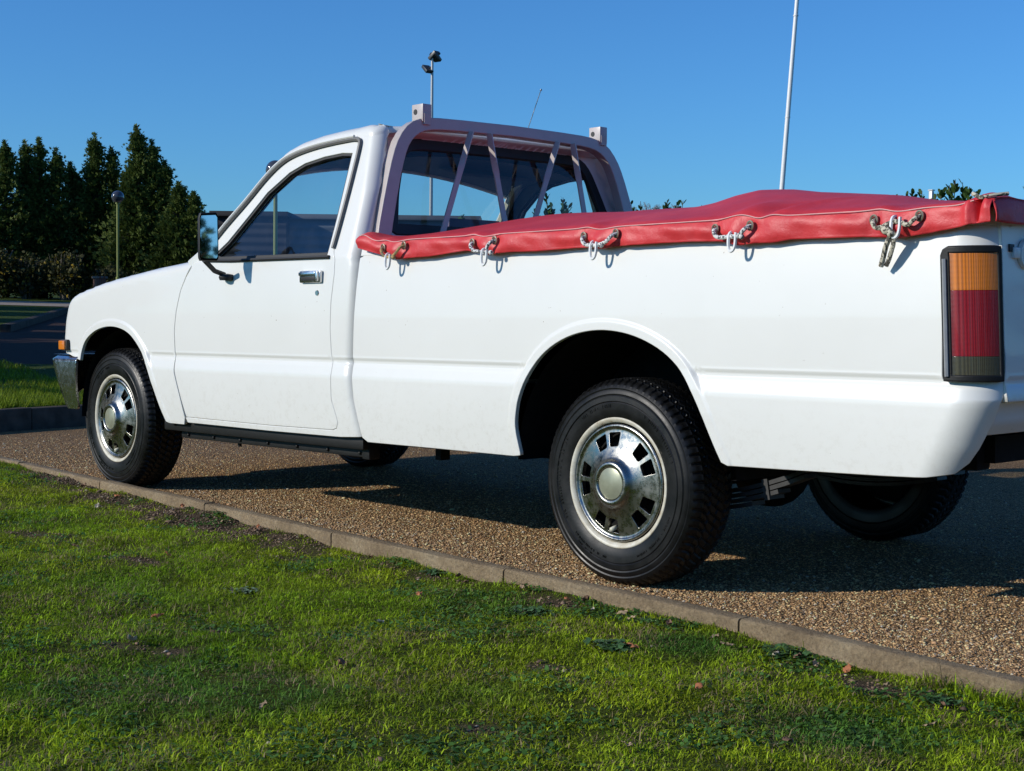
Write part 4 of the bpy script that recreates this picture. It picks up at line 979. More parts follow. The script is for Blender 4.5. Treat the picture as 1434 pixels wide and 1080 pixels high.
kk = kerb_run(KD, .055, .026, -.12, .915, .42, CONC, 1); o = kk.build('kerb', CONC, None, angle=50); tag(o, kind='structure')
KC = np.array([(-2.72, -.62), (-2.80, -.35), (-2.90, .03), (-3.02, .615), (-3.30, 2.2), (-3.66, 4.2), (-4.2, 7.2), (-5, 12)])
kk = kerb_run(resample(KC, .1), .10, .135, -.1, .915, 0, CONC, -1); o = kk.build('cross_kerb', simple('shade_dark_concrete', (.085, .070, .055), .95, var=.4, nscale=12, bmp=.8, bscale=60, spec=.08), None, angle=50); tag(o, kind='structure')  # kerb concrete coloured darker to stand for its shaded face
sheet('verge', [(-2.83, -.62), (-2.92, -.35), (-3.0, .03), (-3.12, .615), (-3.40, 2.2), (-3.76, 4.2), (-6, 4.2), (-9, -1), (-6, -3), (-3, -3)], g_.data.materials[0], .4, lambda x, y: gz(np.minimum(x, -3.1), np.maximum(y, -.5))*np.clip((y+3)/2.5, 0, 1)**.5+(.0-.012)*0)

kk = kerb_run(resample(np.array([(-20, 3.4), (-14, 5.05), (-17.5, 7.2), (-22.6, 10.3), (-30, 14.8)])[1:], .3), .14, .10, -.1, .915, 0, CONC, 1, lambda x, y: float(gz(x, y))-.02); o = kk.build('path_kerb', bpy.data.materials['shade_dark_concrete'], None, angle=50); tag(o, kind='structure')  # same concrete with shade put into its colour
# loose pebbles on the near gravel
def scatter_mesh(name, base_v, base_f, pos, scale, rot, mat, colattr=None, cols=None, kind='stuff', label=None, cat=None):
    n = len(pos); k = len(base_v); c, s = np.cos(rot), np.sin(rot); B = base_v[None]*scale[:, None, :]
    V = np.stack([B[:, :, 0]*c[:, None]-B[:, :, 1]*s[:, None], B[:, :, 0]*s[:, None]+B[:, :, 1]*c[:, None], B[:, :, 2]], -1)+pos[:, None, :]
    F = (base_f[None]+(np.arange(n)*k)[:, None, None]).reshape(-1, base_f.shape[1])
    o = mk(name, V.reshape(-1, 3), F, mat, None, True)
    if cols is not None:
        a = o.data.color_attributes.new('tint', 'FLOAT_COLOR', 'POINT'); cc = np.repeat(cols, k, axis=0); a.data.foreach_set('color', np.column_stack([cc, np.ones(len(cc))]).astype(np.float32).ravel())
    tag(o, label, cat, kind=kind); return o
def tint_mat(name, rough=.6, transl=0.0, bscale=0):
    m, n, b = newmat(name); b.inputs['Specular IOR Level'].default_value = .12; a = N(n, 'ShaderNodeAttribute', attribute_name='tint'); n.links.new(a.outputs['Color'], b.inputs['Base Color']); b.inputs['Roughness'].default_value = rough
    if transl:
        out = n.nodes['Material Output']; t = N(n, 'ShaderNodeBsdfTranslucent'); n.links.new(a.outputs['Color'], t.inputs[0]); mx = n.nodes.new('ShaderNodeMixShader'); mx.inputs[0].default_value = transl
        n.links.new(b.outputs[0], mx.inputs[1]); n.links.new(t.outputs[0], mx.inputs[2]); n.links.new(mx.outputs[0], out.inputs[0])
    return m
PEB = tint_mat('pebble_stone', .55)
ov = np.array([(1, 0, 0), (.55, .8, .1), (-.4, .85, 0), (-1, .1, .1), (-.5, -.8, 0), (.5, -.85, .05), (.3, .1, .8), (-.35, -.05, .75), (0, 0, -.5)])
of = np.array([(0, 1, 6), (1, 2, 6), (2, 7, 6), (2, 3, 7), (3, 4, 7), (4, 5, 6), (4, 6, 7), (5, 0, 6), (1, 0, 8), (2, 1, 8), (3, 2, 8), (4, 3, 8), (5, 4, 8), (0, 5, 8)])
def crumbs():
    n = 60000; x = rng.uniform(-1, 4.8, n); y = kerb_y(x)-.06-rng.random(n)**1.5*1.6; m = soil_mask(x, y); k = rng.random(n) < m*.9+.02; x, y = x[k], y[k]; n = len(x)
    sc = rng.lognormal(math.log(.0030), .45, n)[:, None]*np.stack([rng.uniform(.8, 1.4, n), rng.uniform(.6, 1., n), rng.uniform(.5, .9, n)], 1); cols = np.array([.17, .115, .075])*rng.uniform(.45, 1.5, (n, 1)); st = rng.random(n) < .05; cols[st] = (.42, .36, .27)
    scatter_mesh('soil_crumbs', ov, of, np.stack([x, y, lawn_z(x, y)+sc[:, 2]*.3], 1), sc, rng.uniform(0, 6.28, n), PEB, cols=cols, label='brown earth crumbs and grit in the bare lawn patches', cat='soil')
crumbs()
n = 300000; px_ = rng.uniform(0, 1, n); x = -2.6+9.6*px_**.62; y = kerb_y(x)+.004+rng.exponential(.85, n); ok = (y < 3.2); x, y = x[ok], y[ok]; n = len(x)
sc = rng.lognormal(math.log(.0027), .36, n)[:, None]*np.stack([rng.uniform(.8, 1.35, n), rng.uniform(.6, 1., n), rng.uniform(.45, .8, n)], 1)
cols = np.array(STONE_COLS)[rng.integers(0, len(STONE_COLS), n)]*rng.uniform(.7, 1.35, (n, 1)); wht = rng.random(n) < .035; cols[wht] = (.55, .50, .40)
scatter_mesh('gravel_stones', ov, of, np.stack([x, y, .004*np.sin(x*1.3+y)+sc[:, 2]*.35], 1), sc, rng.uniform(0, 6.28, n), PEB, cols=np.clip(cols, 0, .7), label='brown and grey pebbles of the drive surface', cat='gravel')

# grass blades
def frac(x): return x-np.floor(x)
def vnoise(x, y, s, seed=0):
    x = x*s+seed*17.3; y = y*s+seed*9.1; xi, yi = np.floor(x), np.floor(y); fx, fy = x-xi, y-yi; fx = fx*fx*(3-2*fx); fy = fy*fy*(3-2*fy)
    h = lambda a, b: frac(np.sin(a*127.1+b*311.7+seed*3.7)*43758.5453)
    return (h(xi, yi)*(1-fx)+h(xi+1, yi)*fx)*(1-fy)+(h(xi, yi+1)*(1-fx)+h(xi+1, yi+1)*fx)*fy
def blades(n, xr, yfun, hmean, wmean):
    x = rng.uniform(*xr, n); y = yfun(x, n); return x, y
NB = 760000
# density follows how near the camera the lawn is
cx, cy = CAM.x, CAM.y
d = 1.9+rng.random(NB*2)**.75*7.2; an = rng.uniform(-.52, .42, NB*2); hd = math.pi/2+YAW-an
x = cx+d*np.cos(hd); y = cy+d*np.sin(hd)
ok = (y < kerb_y(x)-.058) & (x > -3.5) & (y > -6); x, y = x[ok][:NB], y[ok][:NB]
sm = soil_mask(x, y); pn = vnoise(x, y, 2.2, 1)*.5+vnoise(x, y, 6.5, 2)*.3+vnoise(x, y, 17, 3)*.2
thin = vnoise(x, y, 9, 5)*.6+vnoise(x, y, 24, 6)*.4
keep = (rng.random(len(x)) > sm*.97) & (rng.random(len(x)) < np.clip((thin-.17)*3.2, .22, 1)); x, y, pn, sm = x[keep], y[keep], pn[keep], sm[keep]; n = len(x)
tall = np.exp(-((kerb_y(x)-.10-y)/.07)**2)*np.clip((x-3.7)/.3, 0, 1)*(vnoise(x, y, 5, 8) > .35)
hgt = rng.lognormal(math.log(.0088), .42, n)*(.65+.8*pn)*(1+1.6*tall)*(1-.4*sm); wd = rng.uniform(.0007, .0017, n)
az = rng.uniform(0, 6.283, n); az2 = az+rng.normal(0, .5, n); lean = rng.uniform(.2, 1.9, n)*hgt
z0 = lawn_z(x, y)-.002; bx, by = -np.sin(az)*wd, np.cos(az)*wd
dx, dy = np.cos(az2), np.sin(az2)
V = np.zeros((n, 5, 3))
V[:, 0] = np.stack([x-bx, y-by, z0], 1); V[:, 1] = np.stack([x+bx, y+by, z0], 1)
mx_, my_ = x+dx*lean*.35, y+dy*lean*.35
V[:, 2] = np.stack([mx_+bx*.8, my_+by*.8, z0+hgt*.6], 1); V[:, 3] = np.stack([mx_-bx*.8, my_-by*.8, z0+hgt*.6], 1)
V[:, 4] = np.stack([x+dx*lean, y+dy*lean, z0+hgt*np.clip(1.05-.25*lean/hgt, .5, 1)], 1)
idx = np.arange(n)[:, None]*5
tri = np.concatenate([idx+np.array([[0, 1, 2]]), idx+np.array([[0, 2, 3]]), idx+np.array([[3, 2, 4]])])
g1, g2, g3 = np.array([.205, .340, .012]), np.array([.350, .425, .018]), np.array([.095, .210, .030])
t = np.clip((vnoise(x, y, 1.3, 11)*.6+vnoise(x, y, 4.5, 12)*.4-.25)*1.8, 0, 1)[:, None]; t3 = (np.clip((vnoise(x, y, 3.0, 14)-.6)*4, 0, 1)*np.clip((x-1.5)/2, 0, 1))[:, None]
col = (g1*(1-t)+g2*t)*(1-t3)+g3*t3; col = col*rng.uniform(.55, 1.5, (n, 1))*(.42+.62*vnoise(x, y, 11, 31)+.50*vnoise(x, y, 31, 37))[:, None]
dry = rng.random(n) < .07+.30*np.clip((vnoise(x, y, 5, 19)*.6+vnoise(x, y, 15, 23)*.4-.52)*6, 0, 1); col[dry] = np.array([.30, .235, .115])*rng.uniform(.6, 1.2, (dry.sum(), 1))
gm = mk('grass_blades', V.reshape(-1, 3), tri, tint_mat('grass_blade', .45, .30), None, True)
a = gm.data.color_attributes.new('tint', 'FLOAT_COLOR', 'POINT'); cc = np.repeat(col, 5, axis=0); a.data.foreach_set('color', np.column_stack([cc, np.ones(len(cc))]).astype(np.float32).ravel())
tag(gm, 'short green lawn grass with thin dry blades', 'grass', kind='stuff')
def clover():
    n = 120000; x = rng.uniform(-1.5, 5.2, n); y = kerb_y(x)-.07-rng.random(n)**1.3*2.2; m = np.clip((vnoise(x, y, 4.3, 41)*.6+vnoise(x, y, 13, 42)*.4-.50)*5, 0, 1)*np.clip((x+.5)/3, .25, 1); k = rng.random(n) < m; x, y = x[k], y[k]; n = len(x)
    a = rng.uniform(0, 6.28, n); L = rng.uniform(.0026, .0058, n); z = lawn_z(x, y)+rng.uniform(.003, .011, n); tilt = rng.normal(0, .35, (n, 2)); th = np.array([0, 1.05, 2.1, 3.14, 4.19, 5.24]); V = np.zeros((n, 6, 3))
    for q in range(6):
        dx = np.cos(th[q])*L*1.25; dy = np.sin(th[q])*L*.85; V[:, q, 0] = x+dx*np.cos(a)-dy*np.sin(a); V[:, q, 1] = y+dx*np.sin(a)+dy*np.cos(a); V[:, q, 2] = z+dx*tilt[:, 0]+dy*tilt[:, 1]
    o = mk('clover', V.reshape(-1, 3), np.arange(n)[:, None]*6+np.arange(6)[None], bpy.data.materials['grass_blade'], None, False)
    cc = np.array([.075, .165, .035])*rng.uniform(.55, 1.5, (n, 1)); at_ = o.data.color_attributes.new('tint', 'FLOAT_COLOR', 'POINT'); cc = np.repeat(cc, 6, axis=0); at_.data.foreach_set('color', np.column_stack([cc, np.ones(len(cc))]).astype(np.float32).ravel())
    tag(o, 'dark clover leaves spread through the lawn', 'clover', kind='stuff')
clover()
# grass tufts on the verge beyond the cross kerb
n = 60000; x = -3.1-rng.random(n)**1.5*5; y = rng.uniform(-.4, 5.0, n); z0 = gz(np.minimum(x, -3.1), y); h_ = rng.uniform(.02, .05, n)*(.6+vnoise(x, y, 3, 4)); wd = rng.uniform(.002, .004, n); az = rng.uniform(0, 6.28, n)
ok = ~inpoly(np.stack([x, y], 1), np.array([(-4.0, 1.3), (-5.9, 1.72), (-7.6, 2.2), (-12, 2.3), (-12, 7.2), (-4.4, 5.6)])); x, y, z0, h_, wd, az = [q[ok] for q in (x, y, z0, h_, wd, az)]; n = len(x)
ok = x < np.interp(y, [-.4, .03, .615, 2.2, 4.2, 5], [-2.98, -3.02, -3.13, -3.42, -3.78, -3.9]); x, y, z0, h_, wd, az = [q[ok] for q in (x, y, z0, h_, wd, az)]; n = len(x)
V = np.zeros((n, 3, 3)); bx, by = -np.sin(az)*wd, np.cos(az)*wd
V[:, 0] = np.stack([x-bx, y-by, z0], 1); V[:, 1] = np.stack([x+bx, y+by, z0], 1); V[:, 2] = np.stack([x+np.cos(az)*h_*.6, y+np.sin(az)*h_*.6, z0+h_], 1)
gm = mk('verge_grass', V.reshape(-1, 3), np.arange(n)[:, None]*3+np.array([[0, 1, 2]]), bpy.data.materials['grass_blade'], None, True)
col = (g1*.45+g2*.25+np.array([.02, .01, .008]))*rng.uniform(.5, 1.4, (n, 1)); a = gm.data.color_attributes.new('tint', 'FLOAT_COLOR', 'POINT'); cc = np.repeat(col, 3, axis=0); a.data.foreach_set('color', np.column_stack([cc, np.ones(len(cc))]).astype(np.float32).ravel())
tag(gm, 'rougher grass on the verge beyond the far kerb', 'grass', kind='stuff')

# fallen leaves
LEAFM = [simple('dry_leaf_tan', (.34, .24, .14), .8, var=.3, nscale=60), simple('dry_leaf_brown', (.20, .11, .065), .8, var=.3, nscale=60), simple('dry_leaf_pale', (.52, .45, .34), .8, var=.2, nscale=60), simple('dry_leaf_orange', (.42, .15, .06), .8, var=.3, nscale=60)]
def leaf_mesh(L, W, curl, m, seed):
    r = random.Random(seed); G = []
    for i in range(9):
        t = i/8; w = W*math.sin(PI*t**.8)**.8*(1+.15*r.uniform(-1, 1)); row = []
        for j in range(5):
            u = (j-2)/2; row.append((L*(t-.5), w*u+.1*W*math.sin(t*5+seed), curl*(u*u)*W*1.2+curl*L*.5*(t-.5)**2*2+.004*math.sin(t*9+u*3+seed)))
        G.append(row)
    b = MB(); b.grid(np.array(G)); b.tube([(L*.48, 0, curl*L*.25), (L*.62, .004, curl*L*.25+.003)], .0008, 4)
    return b
protos = []
for i in range(8):
    b = leaf_mesh(random.uniform(.030, .055), random.uniform(.008, .014), random.uniform(-.3, .45), 0, i)
    V = b.verts(); me = bpy.data.meshes.new('fallen_leaf'); me.from_pydata(V.tolist(), [], b.F); me.materials.append(LEAFM[i % 4]); me.polygons.foreach_set('use_smooth', [True]*len(me.polygons)); protos.append(me)
spots = [(.75, -.86), (.95, -.90), (1.05, -.84), (1.15, -.93), (1.35, -.90), (1.42, -.95), (1.02, -1.02), (3.05, -1.0), (3.10, -.98), (3.18, -1.03), (3.25, -.99), (3.33, -1.04), (3.0, -1.06), (3.45, -1.03), (2.55, -.97), (2.62, -1.0), (2.85, -.985), (3.80, -1.04), (3.85, -1.02), (3.93, -1.06), (4.0, -1.03), (4.15, -1.10), (4.33, -1.16), (4.38, -1.30), (2.30, -1.62), (1.65, -1.45), (2.9, -1.55), (3.55, -1.28), (4.1, -1.9), (3.2, -1.9), (1.9, -2.2), (2.7, -2.16), (.3, -.9), (-.1, -.85), (.5, -1.1), (2.2, -1.2), (3.9, -1.45), (4.25, -1.6), (1.3, -1.6), (2.1, -.96), (3.62, -1.05), (3.69, -1.09), (2.7, -1.25), (3.4, -2.25), (2.45, -1.95)]
LK = ['dry tan', 'brown', 'pale', 'orange']
for i, (x, y) in enumerate(spots):
    k = rng.integers(0, 8); o = bpy.data.objects.new('fallen_leaf', protos[k]); COL.objects.link(o)
    o.location = (x, y, float(lawn_z(np.array([x]), np.array([y]))[0])+.014); o.rotation_euler = (rng.uniform(-.5, .5), rng.uniform(-.5, .5), rng.uniform(0, 6.28)); s = rng.uniform(.55, .95); o.scale = (s, s, s)
    near = 'lying against the foot of the kerb' if y > -1.12 else 'lying out on the open lawn'
    tag(o, LK[k % 4]+' curled fallen leaf '+near, 'leaf', 'fallen leaves on the lawn')
# small weeds by the kerb
def weed(x, y, r, nleaf, lab, hue):
    b = MB(); rr_ = random.Random(int(x*1000)); z = float(lawn_z(np.array([x]), np.array([y]))[0])
    for i in range(nleaf):
        a = rr_.uniform(0, 6.28); L = r*rr_.uniform(.22, .52); W = L*rr_.uniform(.24, .36); el = rr_.uniform(.15, .9); G = []
        bx_, by_ = x+rr_.gauss(0, r*.45), y+rr_.gauss(0, r*.30)
        for q in range(5):
            t = q/4; w_ = W*math.sin(PI*(t*.85+.08)); h_ = L*t*math.sin(el)-L*t*t*.35; rad = L*t*math.cos(el)
            G.append([(bx_+math.cos(a)*rad-math.sin(a)*w_*u, by_+math.sin(a)*rad+math.cos(a)*w_*u, z+.006+h_+.25*w_*abs(u)) for u in (-1, 0, 1)])
        b.grid(np.array(G))
    o = b.build('weed_plant', hue, None, angle=180); tag(o, lab, 'weed')
WEED1 = simple('weed_leaf_green', (.045, .11, .030), .5, var=.35, nscale=50); WEED2 = simple('weed_leaf_greyish', (.10, .16, .075), .55, var=.3, nscale=50)
weed(3.80, -1.00, 0.0675, 180, 'clump of dark green leafy weed growing up the kerb face', WEED1)
weed(2.42, -.955, 0.04725000000000001, 90, 'small leafy weed at the kerb foot before the rear wheel', WEED1)
weed(2.29, -1.575, 0.054000000000000006, 66, 'greyish broadleaf weed patch out in the lawn', WEED2)
weed(1.00, -.845, 0.0405, 36, 'small dark weed in the bare soil below the kerb', WEED1)
weed(3.36, -1.02, 0.03375, 66, 'small weed beside the kerb joint near the rear wheel', WEED1)
weed(3.05, -1.15, 0.054000000000000006, 150, 'low spreading dark weed among the grass near the rear wheel', WEED1)
weed(3.50, -1.30, 0.06075, 138, 'wide dark clover patch in the right hand lawn', WEED1)
weed(4.3, -1.12, 0.0405, 66, 'tuft of leafy weed at the right end of the kerb', WEED1)

# ------------------------------------------------------------------ background
def at_px(px, d):
    v = fw+rt*(c_*(px-717)/FPX); return np.array([CAM.x+v.x*d, CAM.y+v.y*d])
def foliage(name_mat, a, b_, c):
    m, n, b = newmat(name_mat); oi = coords(n); nz = noise(n, oi, .9, 3); nf = noise(n, oi, 7, 3)
    r = ramp(n, [(.3, a), (.55, b_), (.75, c)], nf.outputs[0]); r2 = ramp(n, [(.35, (.65, .7, .7)), (.65, (1.2, 1.15, 1.0))], nz.outputs[0])
    cc = mixc(n, 1., r.outputs[0], r2.outputs[0], 'MULTIPLY'); n.links.new(cc, b.inputs['Base Color']); b.inputs['Roughness'].default_value = .7; b.inputs['Specular IOR Level'].default_value = .25
    out = n.nodes['Material Output']; t = N(n, 'ShaderNodeBsdfTranslucent'); n.links.new(cc, t.inputs[0]); mx = n.nodes.new('ShaderNodeMixShader'); mx.inputs[0].default_value = .2
    n.links.new(b.outputs[0], mx.inputs[1]); n.links.new(t.outputs[0], mx.inputs[2]); n.links.new(mx.outputs[0], out.inputs[0]); return m
CONI = foliage('conifer_foliage', (.060, .095, .022), (.10, .145, .032), (.17, .22, .055))
LAUR = foliage('laurel_leaf', (.030, .070, .015), (.06, .12, .025), (.13, .20, .05))
SHRB = foliage('shrub_leaf', (.03, .035, .012), (.07, .075, .025), (.16, .15, .06)); YELL = foliage('yellow_leaf', (.30, .22, .03), (.45, .33, .05), (.55, .45, .10))
BARK = simple('bark', (.08, .06, .045), .9, var=.3, bmp=.8, bscale=30)
def sprays(P, D, L, W, droop=0.0, parts=3):
    """fan-shaped sprays: P base points, D unit directions, L lengths, W half widths"""
    n = len(P); V = []; F = []
    rnd = rng.normal(0, 1, (n, 3)); S = np.cross(D, rnd); S /= np.linalg.norm(S, axis=1)[:, None]+1e-9
    out = []
    for k in range(parts):
        a = (k-(parts-1)/2)*.55; Dk = D*math.cos(a)+S*math.sin(a); Nk = np.cross(D, S); lk = L*(1-.25*abs(a))
        tip = P+Dk*lk[:, None]; tip[:, 2] -= droop*lk; mid = P+Dk*(lk*.45)[:, None]; Wd = (-D*math.sin(a)+S*math.cos(a))*W[:, None]+Nk*(W*rng.uniform(-.6, .6, n))[:, None]
        out.append(np.stack([P, mid+Wd, tip, mid-Wd], 1))
    V = np.concatenate(out); m = len(V); return V.reshape(-1, 3), np.arange(m)[:, None]*4+np.array([[0, 1, 2, 3]])
def conifer(x, y, z0, leaders, n, label, name='conifer_tree', L0=.20, group='dark conifers on the left skyline', fol=None):
    """leaders: (dx, dy, height, radius, lean). every leader carries rising plume branches set with small sprays"""
    root = empty(name, (x, y, z0), label, 'tree', group); PP = []; DD = []; LL = []; tb = MB(); tot = sum(h*r for _, _, h, r, *_q in leaders)
    for dx, dy, h, r, *ln in leaders:
        ln = ln[0] if ln else 0; K = 15; m = max(30, int(n*h*r/tot/K)); t = rng.random(m)**.85*.97; an = rng.uniform(0, 6.283, m)
        prof = np.where(t < .10, .8+.2*t/.10, np.clip(1-(t-.10)/.90, 0, 1)**1.1); lump = .84+.20*np.sin(an*3+t*11+dx*5)+.14*np.sin(an*5-t*29+dy*3)
        bl = r*prof*lump*rng.uniform(.55, 1.12, m)+.10; rise = rng.uniform(.35, .85, m)+.5*t
        for q in range(K):
            u = ((q+.5)/K)**.75; rad = bl*u; zz = t*h*.97+bl*rise*u**1.5*.75-.04*u**4
            PP.append(np.stack([dx+ln*zz+np.cos(an+.15*np.sin(u*4+an))*rad, dy+np.sin(an)*rad, zz], 1)+rng.normal(0, .022, (m, 3))*(1+2*u))
            side = rng.normal(0, .75, m)*(1.15-u); D = np.stack([np.cos(an+side), np.sin(an+side), rise*(.6+.6*u)+rng.normal(0, .25, m)], 1); DD.append(D); LL.append(L0*rng.uniform(.55, 1.15, m)*(1.1-.35*u)*np.clip(.55+bl/r*.6, .5, 1.1))
        k = 60; tt = np.linspace(.72, 1.0, k); a2 = np.arange(k)*2.4; PP.append(np.stack([dx+ln*tt*h+.04*np.sin(tt*30+dx), dy+0*tt, tt*h], 1)); DD.append(np.stack([np.cos(a2), np.sin(a2), .9+0*a2], 1)); LL.append(L0*1.0*(1.25-tt)/.5+.04)
        tb.tube([(x+dx*.2, y+dy*.2, z0-.2), (x+dx*.8+ln*h*.5, y+dy, z0+h*.5), (x+dx+ln*h, y+dy, z0+h*1.0)], [.13, .07, .010], 7)
        for q in range(14):
            a3 = random.uniform(0, 6.28); zz = h*random.uniform(.12, .85); rl = r*(1-zz/h)*.9
            tb.tube([(x+dx+ln*zz, y+dy, z0+zz), (x+dx+ln*zz+math.cos(a3)*rl, y+dy+math.sin(a3)*rl, z0+zz+rl*.4)], [.03, .008], 5)
    P = np.concatenate(PP); D = np.concatenate(DD); D /= np.linalg.norm(D, axis=1)[:, None]; L = np.concatenate(LL)
    V, F = sprays(P, D, L, L*.17, .08); mk('crown', V+np.array([x, y, z0]), F, fol or CONI, root, False); tb.build('trunk', BARK, root)
    return root
def zt(px_y, d): return .8247+(421-px_y)*d/FPX   # height seen at a picture row near the left side, only used to size the trees
def tr_(px, d, leads, n, lab, grp='dark conifers on the left skyline', **kw):
    p = at_px(px, d); z0 = float(gz(p[0], p[1]))-.05; mpp = d/FPX
    dirx = np.array([rt.x, rt.y]); ls = [(*(dirx*(lx-px)*mpp), zt(ty, d)-z0, r, *(e or ())) for lx, ty, r, e in leads]
    return conifer(p[0], p[1], z0, ls, n, lab, group=grp, **kw)
tr_(-10, 43, [(-20, 215, 1.3, None), (10, 203, 1.1, None), (-45, 240, 1.4, None)], 15000, 'dark conifer cut by the left edge of the view')
tr_(55, 43.5, [(38, 203, .95, None), (57, 199, .8, None), (80, 213, .9, None), (48, 250, 1.3, None)], 17000, 'dark conifer with three feathery tops close together')
tr_(130, 44, [(134, 192, 1.15, None), (158, 210, .7, None), (112, 250, 1.0, None), (100, 232, .6, None)], 17000, 'tall dark conifer standing behind the ball lamp post')
tr_(205, 43, [(193, 180, 1.15, None), (214, 200, .8, None), (232, 228, .8, None), (180, 240, 1.2, None)], 18000, 'tallest dark conifer with its narrow spire')
tr_(258, 42.5, [(246, 258, .9, (.06,)), (262, 272, .8, (.12,)), (276, 300, .8, (.15,)), (240, 290, 1.0, None)], 14000, 'dark conifer whose tips lean right towards the door mirror')
# conifers that throw the shade over the path, left of the view
for i, (x, y, h) in enumerate([(-8.2, -3.2, 3.6), (-11.5, -3.6, 5.0), (-14.5, -5.5, 8), (-17.5, -4.5, 8.5), (-20.5, -4.5, 9), (-23.5, -4, 9), (-27, -3, 9), (-30.5, -2, 9), (-36, 1, 9), (-13, -6.8, 8.5), (-16, -7, 9), (-19, -7.2, 9.5), (-22, -6.8, 10), (-25.5, -6.2, 10), (-29, -5.2, 10), (-33, -3.6, 10), (-39, -1.5, 10)]):
    conifer(x, y, float(gz(x, y)), [(0, 0, h, 2.0), (1.0, .8, h*.85, 1.5)], 4500, 'conifer beyond the left side of the drive', group='conifers beside the drive', L0=.5)
# out-of-view trees: some seen in mirror and chrome, others added to block low sky
for i, (x, y, h) in enumerate([(60, -9, 8), (62, -3, 7.4), (60, 2, 7), (61, 5, 7.2), (60, 9, 7.4), (64, 13, 7), (66, -18, 8), (30, -14, 9), (27, -22, 10), (36, 12, 10), (33, 19, 10), (28, 27, 10), (20, 34, 10), (10, 38, 9), (22, -32, 9), (12, -40, 9), (20, -52, 8), (2, -55, 9), (-14, -52, 9)]):
    conifer(x, y, -.05, [(0, 0, h, 3.2), (1.5, 2.5, h*.8, 2.6)], 5000, 'out-of-view tree across the lawn, for reflections and to block low sky', group='trees across the lawn', L0=.6, fol=LAUR)
def shrub(px, d, wpx, hpx, n, lab, mats, grp='shrubs at the foot of the conifers', leaf=.11, zbase=None):
    p = at_px(px, d); z0 = float(gz(p[0], p[1])); r = wpx*d/FPX/2; h = hpx*d/FPX; root = empty('shrub', (p[0], p[1], z0), lab, 'shrub', grp)
    u = rng.normal(0, 1, (n, 3)); u /= np.linalg.norm(u, axis=1)[:, None]; rad = rng.random(n)**.4; lum = 1+.25*np.sin(u[:, 0]*7+u[:, 2]*5)+.15*np.sin(u[:, 1]*13)
    P = u*(rad*lum)[:, None]*np.array([r, r*.8, h*.5])+np.array([0, 0, h*.52]); P = P[P[:, 2] > .02]; n = len(P); D = rng.normal(0, 1, (n, 3)); D[:, 2] += .4; D /= np.linalg.norm(D, axis=1)[:, None]
    L = leaf*rng.uniform(.5, 1.3, n); v, f = sprays(P, D, L, L*.3, .1, 2); v += np.array([p[0], p[1], z0]); o = mk('foliage', v, f, mats, root, False)
    if len(mats) > 1: mi = (rng.random(n) < .10).astype(int); o.data.polygons.foreach_set('material_index', np.tile(mi, 2))
    b = MB()
    for i in range(16):
        a = random.uniform(0, 6.28); q = random.uniform(.3, .9); b.tube([(p[0]+.1*math.cos(a), p[1]+.1*math.sin(a), z0-.05), (p[0]+r*q*.6*math.cos(a), p[1]+r*q*.6*math.sin(a), z0+h*.55), (p[0]+r*q*math.cos(a+.3), p[1]+r*q*math.sin(a+.3), z0+h*.95)], [.02, .014, .005], 5)
    b.build('stems', simple('pale_twig', (.20, .17, .13), .9), root)
shrub(-10, 41.4, 70, 70, 1500, 'olive brown shrub with yellow leaves at the far left', [SHRB, YELL])
shrub(38, 41.8, 70, 58, 1500, 'twiggy olive shrub under the three topped conifer', [SHRB, YELL])
shrub(92, 41.5, 60, 66, 1500, 'twiggy brown shrub left of the ball lamp post', [SHRB, YELL])
shrub(150, 41.6, 60, 46, 1200, 'low dark shrub behind the bonnet of the pickup', [SHRB])
shrub(215, 41.6, 80, 40, 1200, 'low dark shrub beneath the tallest conifer', [SHRB])
# brick pier
p = at_px(140, 40.5); b = MB(); z0 = float(gz(*p)); 
BRK, n_, b_ = newmat('red_brick'); br_ = N(n_, 'ShaderNodeTexBrick', Scale=4.0); br_.inputs['Color1'].default_value = (.16, .07, .045, 1); br_.inputs['Color2'].default_value = (.22, .10, .065, 1); br_.inputs['Mortar'].default_value = (.2, .18, .15, 1); n_.links.new(coords(n_), br_.inputs[0]); n_.links.new(br_.outputs[0], b_.inputs['Base Color']); b_.inputs['Roughness'].default_value = .9
b.box((p[0], p[1], z0+.30), (.26, .26, .62), bev=.01); b.box((p[0], p[1], z0+.64), (.32, .32, .06), bev=.01); o = b.build('brick_pier', BRK, None); tag(o, 'low brick pier beneath the conifers behind the bonnet', 'pier')
# low flat-roofed building behind the cab
def block(px0, px1, dd, ytop, name, lab, wall, trim, depth=7, win=False):
    a = at_px(px0, dd); c = at_px(px1, dd*1.0); n = c-a; L = np.linalg.norm(n); ux = n/L; nn = np.array([-ux[1], ux[0]]); 
    if nn @ np.array([fw.x, fw.y]) < 0: nn = -nn
    z0 = float(gz(*a))-.3; zt_ = .8247+(424-ytop)*dd/FPX; R = np.array([[ux[0], nn[0], 0], [ux[1], nn[1], 0], [0, 0, 1]])
    mid = a+ux*L/2+nn*depth/2; root = empty(name, (mid[0], mid[1], z0), lab, 'building')
    b = MB(); b.box((mid[0], mid[1], (z0+zt_-.12)/2), (L, depth, zt_-.12-z0), R); b.build('wall', wall, root, smooth=False)
    b = MB(); b.box((mid[0], mid[1], zt_-.06), (L+.1, depth+.2, .12), R, bev=.01); b.build('roof', trim, root)
    return root, a, ux, nn, z0, zt_, R
